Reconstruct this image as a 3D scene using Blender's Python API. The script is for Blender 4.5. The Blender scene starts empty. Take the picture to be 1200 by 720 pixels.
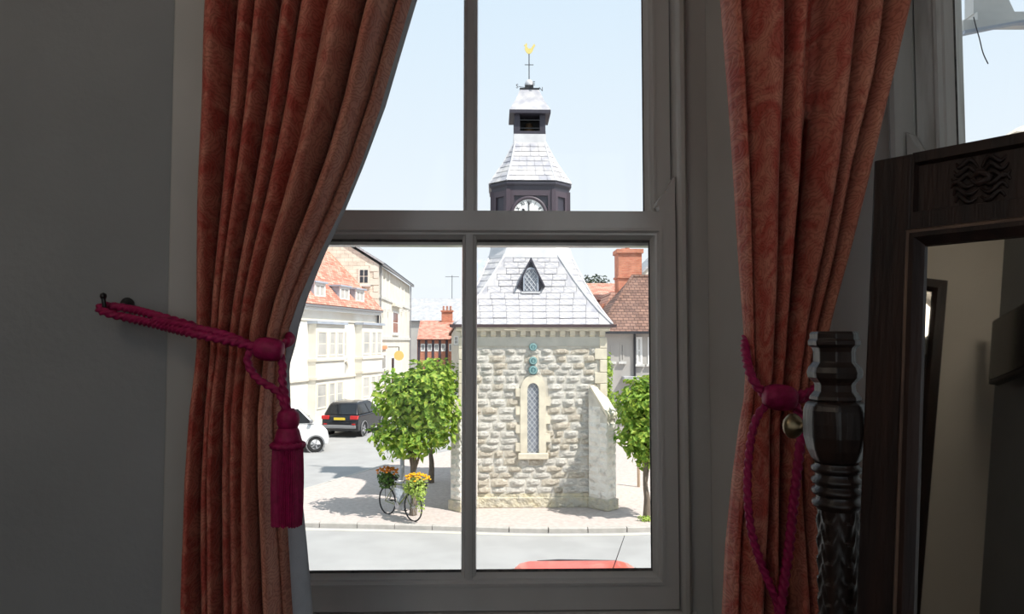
import bpy, bmesh, math, random
from mathutils import Vector, Matrix, Euler
random.seed(7)
R = math.radians
SC = bpy.context.scene
COL = SC.collection
# ------------------------------------------------------------------ camera, sky, sun, exposure
F = 850.0                        # focal length in pixels of a 1200 x 720 frame
EYE = Vector((0.0, 0.0, 1.3))
PITCH, YAW = 2.7, 1.4
cam_d = bpy.data.cameras.new('camera'); cam = bpy.data.objects.new('camera', cam_d); COL.objects.link(cam)
cam_d.sensor_width = 36.0; cam_d.lens = F * 36.0 / 1200.0; cam_d.clip_start = 0.02; cam_d.clip_end = 2000
cam.location = EYE; cam.rotation_euler = Euler((R(90 + PITCH), 0, R(-YAW)), 'XYZ')
SC.camera = cam
CR = cam.rotation_euler.to_matrix()

world = bpy.data.worlds.new('sky'); SC.world = world; world.use_nodes = True
wn = world.node_tree.nodes; wl = world.node_tree.links; wn.clear()
w_out = wn.new('ShaderNodeOutputWorld'); w_bg = wn.new('ShaderNodeBackground')
w_tc = wn.new('ShaderNodeTexCoord'); w_sep = wn.new('ShaderNodeSeparateXYZ'); w_r = wn.new('ShaderNodeValToRGB')
wl.new(w_tc.outputs['Generated'], w_sep.inputs[0]); wl.new(w_sep.outputs['Z'], w_r.inputs[0])
w_r.color_ramp.elements[0].position = 0.0; w_r.color_ramp.elements[0].color = (0.93, 0.97, 1.0, 1)
w_r.color_ramp.elements[1].position = 0.55; w_r.color_ramp.elements[1].color = (0.66, 0.82, 0.97, 1)
wl.new(w_r.outputs[0], w_bg.inputs[0]); w_bg.inputs[1].default_value = 0.80
wl.new(w_bg.outputs[0], w_out.inputs[0])

SUN_TO = Vector((0.47, -0.33, 0.82)).normalized()
sun_d = bpy.data.lights.new('sun', 'SUN'); sun_d.energy = 5.0; sun_d.angle = R(0.6); sun_d.color = (1.0, 0.95, 0.88)
sun = bpy.data.objects.new('sun', sun_d); COL.objects.link(sun)
sun.rotation_euler = SUN_TO.to_track_quat('Z', 'Y').to_euler(); sun.location = (20, -10, 40)

SC.view_settings.view_transform = 'Standard'; SC.view_settings.look = 'None'
SC.view_settings.gamma = 1.0; SC.view_settings.use_curve_mapping = False
SC.view_settings.exposure = 0.40

G = EYE.z - 4.5                  # street level
KERB = 0.11

def ray(px, py):
    return (CR @ Vector(((px - 600) / F, -(py - 360) / F, -1.0)))
def P(px, py, Y):                # the point of a pixel's ray at depth Y
    d = ray(px, py); return EYE + d * (Y / d.y)
def GP(px, py, z=G):             # the point of a pixel's ray on level ground
    d = ray(px, py); return EYE + d * ((z - EYE.z) / d.z)
def X(px, Y, py=400): return P(px, py, Y).x
def Z(py, Y, px=600): return P(px, py, Y).z

# ------------------------------------------------------------------ materials
MATS = {}
def lin(c): return tuple(((v / 255 + 0.055) / 1.055) ** 2.4 if v > 10 else v / 255 / 12.92 for v in c)
def mat(name, c1, c2=None, rough=0.6, scale=8.0, detail=4.0, bump=0.0, bscale=None, metal=0.0, spec=0.5, stretch=(1, 1, 1), lo=0.35, hi=0.65, c3=None, bdist=0.01, coat=0.0, coords='Object'):
    m = bpy.data.materials.new(name); m.use_nodes = True; MATS[name] = m
    n = m.node_tree.nodes; l = m.node_tree.links; b = n['Principled BSDF']
    b.inputs['Roughness'].default_value = rough; b.inputs['Metallic'].default_value = metal
    b.inputs['Specular IOR Level'].default_value = spec
    if coat: b.inputs['Coat Weight'].default_value = coat
    b.inputs['Base Color'].default_value = (*c1, 1)
    tc = n.new('ShaderNodeTexCoord'); mp = n.new('ShaderNodeMapping'); mp.inputs['Scale'].default_value = stretch
    l.new(tc.outputs[coords], mp.inputs[0])
    if c2 is not None:
        t = n.new('ShaderNodeTexNoise'); t.inputs['Scale'].default_value = scale; t.inputs['Detail'].default_value = detail
        l.new(mp.outputs[0], t.inputs['Vector'])
        r = n.new('ShaderNodeValToRGB'); e = r.color_ramp.elements
        e[0].position = lo; e[0].color = (*c1, 1); e[1].position = hi; e[1].color = (*c2, 1)
        if c3 is not None:
            x = e.new(0.5 * (lo + hi)); x.color = (*c3, 1)
        l.new(t.outputs['Fac'], r.inputs[0]); l.new(r.outputs[0], b.inputs['Base Color'])
    if bump:
        t2 = n.new('ShaderNodeTexNoise'); t2.inputs['Scale'].default_value = bscale or scale * 3; t2.inputs['Detail'].default_value = 5
        l.new(mp.outputs[0], t2.inputs['Vector'])
        bp = n.new('ShaderNodeBump'); bp.inputs['Strength'].default_value = bump; bp.inputs['Distance'].default_value = bdist
        l.new(t2.outputs['Fac'], bp.inputs['Height']); l.new(bp.outputs[0], b.inputs['Normal'])
    return m
def brick_mat(name, c1, c2, mortar, scale=1.0, bw=0.22, rh=0.075, ms=0.008, offset=0.5, rough=0.85, bump=0.5, axes=('X', 'Z')):
    m = bpy.data.materials.new(name); m.use_nodes = True; MATS[name] = m
    n = m.node_tree.nodes; l = m.node_tree.links; b = n['Principled BSDF']; b.inputs['Roughness'].default_value = rough
    b.inputs['Specular IOR Level'].default_value = 0.2
    tc = n.new('ShaderNodeTexCoord'); s = n.new('ShaderNodeSeparateXYZ'); c = n.new('ShaderNodeCombineXYZ')
    l.new(tc.outputs['Object'], s.inputs[0])
    add = n.new('ShaderNodeMath'); add.operation = 'ADD'
    l.new(s.outputs['X'], add.inputs[0]); l.new(s.outputs['Y'], add.inputs[1])
    if axes[0] == 'X+Y': l.new(add.outputs[0], c.inputs[0])
    else: l.new(s.outputs[axes[0]], c.inputs[0])
    l.new(s.outputs[axes[1]], c.inputs[1])
    t = n.new('ShaderNodeTexBrick'); t.inputs['Scale'].default_value = scale; t.inputs['Brick Width'].default_value = bw
    t.inputs['Row Height'].default_value = rh; t.inputs['Mortar Size'].default_value = ms; t.offset = offset
    t.inputs['Color1'].default_value = (*c1, 1); t.inputs['Color2'].default_value = (*c2, 1); t.inputs['Mortar'].default_value = (*mortar, 1)
    l.new(c.outputs[0], t.inputs['Vector'])
    nz = n.new('ShaderNodeTexNoise'); nz.inputs['Scale'].default_value = 2.2; nz.inputs['Detail'].default_value = 5
    l.new(tc.outputs['Object'], nz.inputs['Vector'])
    mx = n.new('ShaderNodeMix'); mx.data_type = 'RGBA'; mx.blend_type = 'MULTIPLY'; mx.inputs[0].default_value = 0.5
    l.new(t.outputs['Color'], mx.inputs[6]); l.new(nz.outputs['Color'], mx.inputs[7])
    hs = n.new('ShaderNodeHueSaturation'); hs.inputs['Saturation'].default_value = 1.0; hs.inputs['Value'].default_value = 1.25
    l.new(nz.outputs['Fac'], mx.inputs[7]); l.new(mx.outputs[2], hs.inputs['Color']); l.new(hs.outputs[0], b.inputs['Base Color'])
    bp = n.new('ShaderNodeBump'); bp.inputs['Strength'].default_value = bump; bp.inputs['Distance'].default_value = 0.02; bp.invert = True
    l.new(t.outputs['Fac'], bp.inputs['Height']); l.new(bp.outputs[0], b.inputs['Normal'])
    return m
def glass_mat(name, tint=(1, 1, 1), ior=1.45):
    m = bpy.data.materials.new(name); m.use_nodes = True; MATS[name] = m
    n = m.node_tree.nodes; l = m.node_tree.links; n.clear()
    o = n.new('ShaderNodeOutputMaterial'); mx = n.new('ShaderNodeMixShader'); t = n.new('ShaderNodeBsdfTransparent'); g = n.new('ShaderNodeBsdfGlossy'); fr = n.new('ShaderNodeFresnel')
    t.inputs[0].default_value = (*tint, 1); g.inputs['Roughness'].default_value = 0.02; fr.inputs[0].default_value = ior
    l.new(fr.outputs[0], mx.inputs[0]); l.new(t.outputs[0], mx.inputs[1]); l.new(g.outputs[0], mx.inputs[2]); l.new(mx.outputs[0], o.inputs[0])
    return m

# ------------------------------------------------------------------ mesh helpers
class M:
    def __init__(s): s.v = []; s.f = []
    def add(s, vs, fs):
        o = len(s.v); s.v += [tuple(v) for v in vs]; s.f += [tuple(i + o for i in f) for f in fs]; return s
    def box(s, x0, x1, y0, y1, z0, z1):
        return s.add([(x0, y0, z0), (x1, y0, z0), (x1, y1, z0), (x0, y1, z0), (x0, y0, z1), (x1, y0, z1), (x1, y1, z1), (x0, y1, z1)],
                     [(0, 3, 2, 1), (4, 5, 6, 7), (0, 1, 5, 4), (1, 2, 6, 5), (2, 3, 7, 6), (3, 0, 4, 7)])
    def prism(s, poly, a, b, axis='y'):       # poly in the other two axes, extruded from a to b
        n = len(poly)
        def pt(p, t):
            return {'y': (p[0], t, p[1]), 'x': (t, p[0], p[1]), 'z': (p[0], p[1], t)}[axis]
        vs = [pt(p, a) for p in poly] + [pt(p, b) for p in poly]
        fs = [tuple(range(n))[::-1], tuple(range(n, 2 * n))] + [(i, (i + 1) % n, n + (i + 1) % n, n + i) for i in range(n)]
        return s.add(vs, fs)
    def lathe(s, prof, n=24, c=(0, 0, 0), axis='z', ph=0.0, cap=True):
        vs = []; fs = []
        for r, z in prof:
            for k in range(n):
                a = 2 * math.pi * k / n + ph
                p = (r * math.cos(a), r * math.sin(a), z)
                if axis == 'x': p = (p[2], p[0], p[1])
                if axis == 'y': p = (p[0], p[2], p[1])
                vs.append((p[0] + c[0], p[1] + c[1], p[2] + c[2]))
        for i in range(len(prof) - 1):
            for k in range(n):
                fs.append((i * n + k, i * n + (k + 1) % n, (i + 1) * n + (k + 1) % n, (i + 1) * n + k))
        if cap: fs.append(tuple(range(n))[::-1]); fs.append(tuple(range((len(prof) - 1) * n, len(prof) * n)))
        return s.add(vs, fs)
    def tube(s, path, r, n=8, closed=False, sect=None):   # sect(theta, along) -> radius factor
        path = [Vector(p) for p in path]; N = len(path); vs = []; fs = []; al = 0.0
        t0 = (path[1] - path[0]).normalized()
        up = Vector((0, 0, 1)) if abs(t0.z) < 0.9 else Vector((1, 0, 0))
        u = t0.cross(up).normalized()
        for i, p in enumerate(path):
            if closed: t = (path[(i + 1) % N] - path[i - 1]).normalized()
            else: t = (path[min(i + 1, N - 1)] - path[max(i - 1, 0)]).normalized()
            u = (u - t * u.dot(t)).normalized(); w = t.cross(u)
            if i: al += (p - path[i - 1]).length
            rr = r(i / (N - 1)) if callable(r) else r
            for k in range(n):
                a = 2 * math.pi * k / n
                q = rr * (sect(a, al) if sect else 1.0)
                vs.append(p + u * math.cos(a) * q + w * math.sin(a) * q)
        for i in range(N if closed else N - 1):
            j = (i + 1) % N
            for k in range(n): fs.append((i * n + k, i * n + (k + 1) % n, j * n + (k + 1) % n, j * n + k))
        if not closed: fs.append(tuple(range(n))[::-1]); fs.append(tuple(range((N - 1) * n, N * n)))
        return s.add(vs, fs)
    def cyl(s, p0, p1, r0, r1=None, n=10):
        r1 = r0 if r1 is None else r1
        return s.tube([p0, p1], lambda t: r0 + (r1 - r0) * t, n)
    def loft(s, rings, cap=True):
        n = len(rings[0]); vs = [p for r in rings for p in r]; fs = []
        for i in range(len(rings) - 1):
            for k in range(n): fs.append((i * n + k, i * n + (k + 1) % n, (i + 1) * n + (k + 1) % n, (i + 1) * n + k))
        if cap: fs.append(tuple(range(n))[::-1]); fs.append(tuple(range((len(rings) - 1) * n, len(rings) * n)))
        return s.add(vs, fs)
    def grid(s, rows):
        nr = len(rows); nc = len(rows[0])
        return s.add([p for r in rows for p in r], [(i * nc + k, i * nc + k + 1, (i + 1) * nc + k + 1, (i + 1) * nc + k) for i in range(nr - 1) for k in range(nc - 1)])
    def ring(s, o, prof, out):
        # o: opening (x0,x1,z0,z1); prof: [(u, y)] u = offset outward from the opening, None = the outer rectangle; closed profile
        rings = []
        for u, y in prof:
            if u is None: x0, x1, z0, z1 = out
            else: x0, x1, z0, z1 = o[0] - u, o[1] + u, o[2] - u, o[3] + u
            rings.append([(x0, y, z0), (x1, y, z0), (x1, y, z1), (x0, y, z1)])
        n = len(rings); vs = [p for r in rings for p in r]
        fs = [(i * 4 + k, i * 4 + (k + 1) % 4, ((i + 1) % n) * 4 + (k + 1) % 4, ((i + 1) % n) * 4 + k) for i in range(n) for k in range(4)]
        return s.add(vs, fs)
    def build(s, name, m, parent=None, smooth=False, bevel=0.0, seg=2, loc=None, angle=40):
        me = bpy.data.meshes.new(name); me.from_pydata(s.v, [], s.f)
        bm = bmesh.new(); bm.from_mesh(me); bmesh.ops.recalc_face_normals(bm, faces=bm.faces); bm.to_mesh(me); bm.free()
        me.materials.append(MATS[m] if isinstance(m, str) else m)
        o = bpy.data.objects.new(name, me); COL.objects.link(o)
        if parent is not None: o.parent = parent
        if loc is not None: o.location = loc
        if smooth:
            me.polygons.foreach_set('use_smooth', [True] * len(me.polygons))
            if smooth != 'all': me.set_sharp_from_angle(angle=R(angle))
        if bevel:
            b = o.modifiers.new('bevel', 'BEVEL'); b.width = bevel; b.segments = seg; b.limit_method = 'ANGLE'; b.angle_limit = R(35)
        return o
def empty(name, loc=(0, 0, 0), rz=0.0, parent=None):
    o = bpy.data.objects.new(name, None); COL.objects.link(o); o.location = loc; o.rotation_euler = (0, 0, rz)
    o.empty_display_size = 0.1
    if parent is not None: o.parent = parent
    return o
def tag(o, label, cat, group=None):
    o['label'] = label; o['category'] = cat
    if group: o['group'] = group
    return o
def struct(o, label=None, cat=None):
    o['kind'] = 'structure'
    if label: o['label'] = label
    if cat: o['category'] = cat
    return o
def stuff(o): o['kind'] = 'stuff'; return o
def copy(o, parent, loc=None, rot=None, scale=None):
    c = o.copy(); COL.objects.link(c); c.parent = parent
    if loc is not None: c.location = loc
    if rot is not None: c.rotation_euler = rot
    if scale is not None: c.scale = scale
    return c
def catmull(pts, n=10):
    pts = [Vector(p) for p in pts]; out = []
    for i in range(len(pts) - 1):
        p0 = pts[max(i - 1, 0)]; p1 = pts[i]; p2 = pts[i + 1]; p3 = pts[min(i + 2, len(pts) - 1)]
        for k in range(n):
            t = k / n
            out.append(0.5 * ((2 * p1) + (p2 - p0) * t + (2 * p0 - 5 * p1 + 4 * p2 - p3) * t * t + (3 * p1 - p0 - 3 * p2 + p3) * t ** 3))
    out.append(pts[-1]); return out
def interp(tab, t):
    if t <= tab[0][0]: return tab[0][1:]
    for a, b in zip(tab, tab[1:]):
        if t <= b[0]:
            k = (t - a[0]) / (b[0] - a[0]); return tuple(x + (y - x) * k for x, y in zip(a[1:], b[1:]))
    return tab[-1][1:]
def text_mesh(txt, size, depth, name, m, parent, M4):
    cu = bpy.data.curves.new('lettering', 'FONT'); cu.body = txt; cu.size = size; cu.extrude = depth; cu.align_x = 'CENTER'; cu.align_y = 'CENTER'
    ob = bpy.data.objects.new('lettering', cu); COL.objects.link(ob)
    dg = bpy.context.evaluated_depsgraph_get(); me = bpy.data.meshes.new_from_object(ob.evaluated_get(dg))
    bpy.data.objects.remove(ob); bpy.data.curves.remove(cu)
    me.transform(M4); me.materials.clear(); me.materials.append(MATS[m])
    o = bpy.data.objects.new(name, me); COL.objects.link(o); o.parent = parent; return o

# ------------------------------------------------------------------ the materials of the place
mat('plaster_grey', (0.30, 0.30, 0.302), (0.255, 0.256, 0.26), rough=0.85, scale=3.0, bump=0.15, bscale=60, lo=0.3, hi=0.75, spec=0.2)
mat('plaster_cream', (0.72, 0.68, 0.60), (0.68, 0.64, 0.56), rough=0.85, scale=2.0, bump=0.1, bscale=60, spec=0.2)
mat('plaster_dark', (0.30, 0.305, 0.31), (0.27, 0.275, 0.28), rough=0.85, scale=2.0, spec=0.2)
mat('ceiling_white', (0.8, 0.79, 0.76), rough=0.9, spec=0.2)
mat('paint_white', (0.56, 0.545, 0.52), (0.47, 0.455, 0.43), spec=0.7, rough=0.24, scale=5, bump=0.08, bscale=40, lo=0.4, hi=0.8, stretch=(1, 1, 0.4))
mat('paint_worn', (0.60, 0.595, 0.57), (0.40, 0.38, 0.35), rough=0.5, scale=14, bump=0.2, bscale=50, lo=0.52, hi=0.72, stretch=(2, 2, 0.25))
mat('paint_trim', (0.42, 0.40, 0.375), (0.37, 0.355, 0.33), rough=0.5, scale=4)
mat('old_mirror', (0.35, 0.34, 0.32), rough=0.03, metal=1.0)
mat('floor_boards', (0.16, 0.09, 0.055), (0.10, 0.055, 0.035), rough=0.5, scale=6, stretch=(6, 0.6, 1))
mat('putty_dark', (0.05, 0.05, 0.05), (0.12, 0.11, 0.10), rough=0.8, scale=60)
glass_mat('window_glass', (0.985, 0.99, 0.99), 1.22)
mat('oak_black', (0.014, 0.008, 0.007), (0.030, 0.014, 0.010), rough=0.5, scale=7, stretch=(6, 6, 0.7), bump=0.2, bscale=30, spec=0.25)
mat('oak_polish', (0.012, 0.009, 0.008), (0.03, 0.016, 0.012), rough=0.34, scale=9, stretch=(4, 4, 0.7), bump=0.15, bscale=25, spec=0.4)
mat('oak_edge', (0.13, 0.07, 0.04), (0.06, 0.03, 0.02), rough=0.5, scale=20, stretch=(1, 1, 0.4))
mat('brass_old', (0.35, 0.27, 0.14), (0.18, 0.14, 0.09), rough=0.35, metal=0.9, scale=20)
mat('iron_black', (0.01, 0.01, 0.011), rough=0.4, spec=0.5)
mat('silver_glass', (0.86, 0.87, 0.86), rough=0.015, metal=1.0)
mat('cord_magenta', (0.36, 0.010, 0.085), (0.25, 0.007, 0.055), rough=0.55, scale=90, bump=0.4, bscale=240, bdist=0.002, spec=0.3)
mat('tv_black', (0.006, 0.006, 0.007), rough=0.15)
mat('lining_cloth', (0.50, 0.52, 0.55), (0.46, 0.48, 0.51), rough=0.9, scale=40, bump=0.1, bscale=300, spec=0.1)

def glow_mat(name, c, s):
    m = bpy.data.materials.new(name); m.use_nodes = True; MATS[name] = m
    b = m.node_tree.nodes['Principled BSDF']; b.inputs['Base Color'].default_value = (*c, 1); b.inputs['Emission Color'].default_value = (*c, 1); b.inputs['Emission Strength'].default_value = s
glow_mat('fill_lamp_glass', (1.0, 0.87, 0.72), 8.0)  # emission of the added, unseen ceiling lamp
def damask():
    m = bpy.data.materials.new('damask'); m.use_nodes = True; MATS['damask'] = m
    n = m.node_tree.nodes; l = m.node_tree.links; b = n['Principled BSDF']
    b.inputs['Roughness'].default_value = 0.75; b.inputs['Specular IOR Level'].default_value = 0.25
    b.inputs['Sheen Weight'].default_value = 0.25; b.inputs['Sheen Roughness'].default_value = 0.4; b.inputs['Sheen Tint'].default_value = (1.0, 0.75, 0.62, 1)
    uv = n.new('ShaderNodeTexCoord')
    n1 = n.new('ShaderNodeTexNoise'); n1.inputs['Scale'].default_value = 15.0; n1.inputs['Detail'].default_value = 3; n1.inputs['Distortion'].default_value = 1.5
    l.new(uv.outputs['UV'], n1.inputs['Vector'])
    r1 = n.new('ShaderNodeValToRGB'); e = r1.color_ramp.elements
    e[0].position = 0.38; e[0].color = (0.42, 0.072, 0.05, 1); e[1].position = 0.64; e[1].color = (0.56, 0.20, 0.135, 1)
    l.new(n1.outputs['Fac'], r1.inputs[0])
    # swirling fine figure
    wv = n.new('ShaderNodeTexWave'); wv.wave_type = 'RINGS'; wv.rings_direction = 'SPHERICAL'; wv.inputs['Scale'].default_value = 9; wv.inputs['Distortion'].default_value = 9.0
    wv.inputs['Detail'].default_value = 2.0; wv.inputs['Detail Scale'].default_value = 1.6
    vor = n.new('ShaderNodeTexVoronoi'); vor.inputs['Scale'].default_value = 20
    l.new(uv.outputs['UV'], vor.inputs['Vector'])
    sub = n.new('ShaderNodeVectorMath'); sub.operation = 'SUBTRACT'
    l.new(uv.outputs['UV'], sub.inputs[0]); l.new(vor.outputs['Position'], sub.inputs[1])
    sc = n.new('ShaderNodeVectorMath'); sc.operation = 'SCALE'; sc.inputs[3].default_value = 5.2
    l.new(sub.outputs[0], sc.inputs[0]); l.new(sc.outputs[0], wv.inputs['Vector'])
    mx = n.new('ShaderNodeMix'); mx.data_type = 'RGBA'; mx.blend_type = 'MULTIPLY'
    r2 = n.new('ShaderNodeValToRGB'); e = r2.color_ramp.elements
    e[0].position = 0.08; e[0].color = (0.50, 0.38, 0.36, 1); e[1].position = 0.5; e[1].color = (1, 1, 1, 1)
    l.new(wv.outputs['Fac'], r2.inputs[0]); mx.inputs[0].default_value = 0.55
    # base colour blends to tan with rising U across each curtain
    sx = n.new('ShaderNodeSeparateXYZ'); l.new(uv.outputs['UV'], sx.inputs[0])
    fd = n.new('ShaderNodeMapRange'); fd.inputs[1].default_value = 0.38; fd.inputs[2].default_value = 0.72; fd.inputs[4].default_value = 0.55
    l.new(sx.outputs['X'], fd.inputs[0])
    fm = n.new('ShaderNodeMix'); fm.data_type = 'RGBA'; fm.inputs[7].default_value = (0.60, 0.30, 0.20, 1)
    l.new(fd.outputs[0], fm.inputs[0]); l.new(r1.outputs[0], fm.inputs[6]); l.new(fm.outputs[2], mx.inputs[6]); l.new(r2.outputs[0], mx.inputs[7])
    l.new(mx.outputs[2], b.inputs['Base Color'])
    n3 = n.new('ShaderNodeTexNoise'); n3.inputs['Scale'].default_value = 220; l.new(uv.outputs['UV'], n3.inputs['Vector'])
    ad = n.new('ShaderNodeMath'); ad.operation = 'MULTIPLY_ADD'; ad.inputs[1].default_value = 0.5
    l.new(n3.outputs['Fac'], ad.inputs[0]); l.new(wv.outputs['Fac'], ad.inputs[2])
    bp = n.new('ShaderNodeBump'); bp.inputs['Strength'].default_value = 0.25; bp.inputs['Distance'].default_value = 0.004
    l.new(ad.outputs[0], bp.inputs['Height']); l.new(bp.outputs[0], b.inputs['Normal'])
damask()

# outdoors
mat('asphalt', (0.33, 0.325, 0.32), (0.37, 0.365, 0.36), rough=0.95, scale=1.2, bump=0.2, bscale=30, spec=0.1)
mat('setts', (0.44, 0.38, 0.35), (0.52, 0.46, 0.43), rough=0.95, scale=9, detail=6, bump=0.3, bscale=14, spec=0.1)
mat('pavement_pale', (0.55, 0.53, 0.5), (0.5, 0.48, 0.45), rough=0.95, scale=3, spec=0.1)
mat('kerb_stone', (0.48, 0.45, 0.42), (0.40, 0.38, 0.35), rough=0.9, scale=6, spec=0.2)
mat('road_paint', (0.62, 0.58, 0.48), (0.54, 0.51, 0.43), rough=0.9, scale=8, spec=0.1)
mat('rubble_mortar', (0.66, 0.62, 0.54), (0.50, 0.47, 0.41), rough=0.95, scale=5, bump=0.5, bscale=14, bdist=0.03, spec=0.1)
mat('rubble_stone', (0.84, 0.81, 0.74), (0.46, 0.44, 0.40), rough=0.95, scale=4.5, detail=6, bump=1.0, bscale=15, bdist=0.05, spec=0.1, lo=0.40, hi=0.72, c3=(0.78, 0.74, 0.67))
mat('rubble_stone_ochre', (0.80, 0.74, 0.62), (0.50, 0.42, 0.34), rough=0.95, scale=4.5, detail=6, bump=1.0, bscale=15, bdist=0.05, spec=0.1, lo=0.40, hi=0.72)
mat('ashlar', (0.76, 0.69, 0.55), (0.62, 0.56, 0.45), rough=0.9, scale=4, bump=0.3, bscale=12, bdist=0.02, spec=0.1)
mat('plinth_lichen', (0.64, 0.57, 0.40), (0.48, 0.45, 0.38), rough=0.95, scale=3, detail=6, bump=1.0, bscale=6, bdist=0.12, spec=0.1)
mat('ashlar_band', (0.50, 0.48, 0.42), (0.58, 0.55, 0.48), rough=0.95, scale=3, bump=0.4, bscale=9, bdist=0.03, spec=0.1)
mat('slate_pale', (0.60, 0.58, 0.57), (0.36, 0.36, 0.40), rough=0.7, scale=3, detail=5, bump=0.25, bscale=18, spec=0.3)
mat('slate_joint', (0.28, 0.27, 0.28), rough=0.9, spec=0.1)
mat('lead_pale', (0.66, 0.66, 0.67), (0.55, 0.55, 0.57), rough=0.6, scale=3, spec=0.3)
mat('gutter_brown', (0.10, 0.065, 0.07), rough=0.5)
mat('timber_dark', (0.042, 0.038, 0.056), (0.03, 0.027, 0.038), rough=0.5, scale=9, stretch=(6, 6, 1))
mat('timber_mauve', (0.072, 0.05, 0.066), (0.055, 0.04, 0.052), rough=0.5, scale=9, stretch=(6, 6, 1))
mat('clock_white', (0.85, 0.85, 0.83), rough=0.5)
mat('black_paint', (0.015, 0.015, 0.018), rough=0.5)
mat('gold_leaf', (0.75, 0.62, 0.22), rough=0.4, metal=0.3)
mat('teal_plaque', (0.10, 0.24, 0.25), (0.07, 0.17, 0.19), rough=0.6, scale=14)
mat('teal_relief', (0.35, 0.52, 0.50), rough=0.6)
mat('lattice_glass', (0.20, 0.22, 0.26), (0.30, 0.32, 0.36), rough=0.25, scale=5)
mat('lead_came', (0.55, 0.57, 0.60), rough=0.5)
mat('bell_bronze', (0.22, 0.14, 0.08), rough=0.4, metal=0.7)
brick_mat('tile_red', lin((186, 122, 104)), lin((214, 172, 154)), lin((130, 86, 76)), bw=0.28, rh=0.16, ms=0.012)
brick_mat('tile_brown', lin((150, 118, 104)), lin((120, 95, 86)), lin((80, 62, 58)), bw=0.26, rh=0.14, ms=0.014)
brick_mat('slate_far', lin((170, 172, 176)), lin((186, 186, 188)), lin((130, 132, 138)), bw=0.4, rh=0.25, ms=0.01)
brick_mat('brick_red', lin((200, 122, 96)), lin((216, 146, 116)), lin((190, 150, 132)), bw=0.24, rh=0.085, ms=0.009, axes=('X+Y', 'Z'))
brick_mat('stone_wall', lin((236, 228, 212)), lin((220, 210, 194)), lin((196, 186, 170)), bw=0.5, rh=0.24, ms=0.012, axes=('X+Y', 'Z'))
mat('render_white', (0.82, 0.80, 0.74), (0.76, 0.72, 0.64), rough=0.9, scale=1.2, spec=0.1)
mat('render_cream', (0.78, 0.73, 0.64), (0.70, 0.65, 0.56), rough=0.9, scale=1.0, spec=0.1)
mat('render_grey', (0.46, 0.44, 0.41), (0.40, 0.38, 0.36), rough=0.9, scale=0.8, spec=0.1)
mat('joinery_white', (0.82, 0.82, 0.8), rough=0.6)
mat('window_dark', (0.035, 0.04, 0.05), rough=0.1, spec=0.6)
mat('window_pale', (0.42, 0.42, 0.40), (0.55, 0.53, 0.5), rough=0.2, scale=1.5)
mat('lead_blue', (0.34, 0.38, 0.45), (0.42, 0.46, 0.52), rough=0.6, scale=2)
mat('pipe_black', (0.03, 0.03, 0.035), rough=0.5)
mat('bark', (0.12, 0.095, 0.075), (0.2, 0.16, 0.12), rough=0.95, scale=9, stretch=(3, 3, 0.6), bump=0.8, bscale=12, bdist=0.03)
def leaf_mat(name, c1, c2, c3, scale=6.0, trans=0.35):
    m = mat(name, c1, c2, rough=0.55, scale=scale, detail=2, lo=0.3, hi=0.7, c3=c3, spec=0.25)
    n = m.node_tree.nodes; l = m.node_tree.links; b = n['Principled BSDF']; o = n['Material Output']
    tr = n.new('ShaderNodeBsdfTranslucent'); mx = n.new('ShaderNodeMixShader'); mx.inputs[0].default_value = trans
    src = b.inputs['Base Color'].links[0].from_socket; l.new(src, tr.inputs[0])
    l.new(b.outputs[0], mx.inputs[1]); l.new(tr.outputs[0], mx.inputs[2]); l.new(mx.outputs[0], o.inputs[0])
    return m
leaf_mat('leaf_green', (0.09, 0.20, 0.03), (0.50, 0.56, 0.10), (0.24, 0.38, 0.05), scale=9)
leaf_mat('leaf_dark', (0.03, 0.05, 0.03), (0.08, 0.10, 0.06), (0.05, 0.07, 0.04), scale=1.5)
leaf_mat('leaf_lime', (0.30, 0.42, 0.08), (0.55, 0.66, 0.20), (0.42, 0.55, 0.12), scale=12)
leaf_mat('leaf_box', (0.05, 0.12, 0.03), (0.16, 0.26, 0.06), (0.10, 0.18, 0.04), scale=12)
leaf_mat('petal_orange', (0.80, 0.28, 0.03), (0.85, 0.42, 0.06), (0.7, 0.24, 0.02), scale=20)
leaf_mat('petal_yellow', (0.92, 0.58, 0.04), (0.95, 0.72, 0.10), (0.9, 0.5, 0.03), scale=20)
mat('car_black', (0.008, 0.009, 0.013), rough=0.22, spec=0.5, coat=0.15)
mat('car_white', (0.80, 0.80, 0.80), rough=0.25, coat=0.5)
mat('car_red', (0.72, 0.12, 0.10), rough=0.3, coat=0.5)
mat('car_glass', (0.012, 0.014, 0.017), rough=0.05, spec=0.7)
mat('rubber', (0.02, 0.02, 0.021), rough=0.85)
mat('alloy', (0.5, 0.5, 0.52), rough=0.35, metal=0.7)
mat('plastic_grey', (0.22, 0.22, 0.23), rough=0.6)
mat('tail_red', (0.55, 0.03, 0.03), rough=0.2)
mat('plate_yellow', (0.75, 0.55, 0.05), rough=0.5)
mat('bike_olive', (0.16, 0.19, 0.05), rough=0.4)
mat('sign_white', (0.72, 0.74, 0.76), (0.40, 0.44, 0.48), rough=0.6, scale=14, lo=0.45, hi=0.6)
mat('sign_yellow', (0.75, 0.50, 0.16), rough=0.6)
mat('sign_orange', (0.80, 0.30, 0.14), rough=0.6)
mat('steel_post', (0.34, 0.36, 0.38), rough=0.5, metal=0.3)
mat('wood_post', (0.36, 0.27, 0.2), rough=0.8)
mat('stone_pale', (0.66, 0.65, 0.62), (0.54, 0.54, 0.52), rough=0.9, scale=5, bump=0.4, bscale=14)
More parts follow.
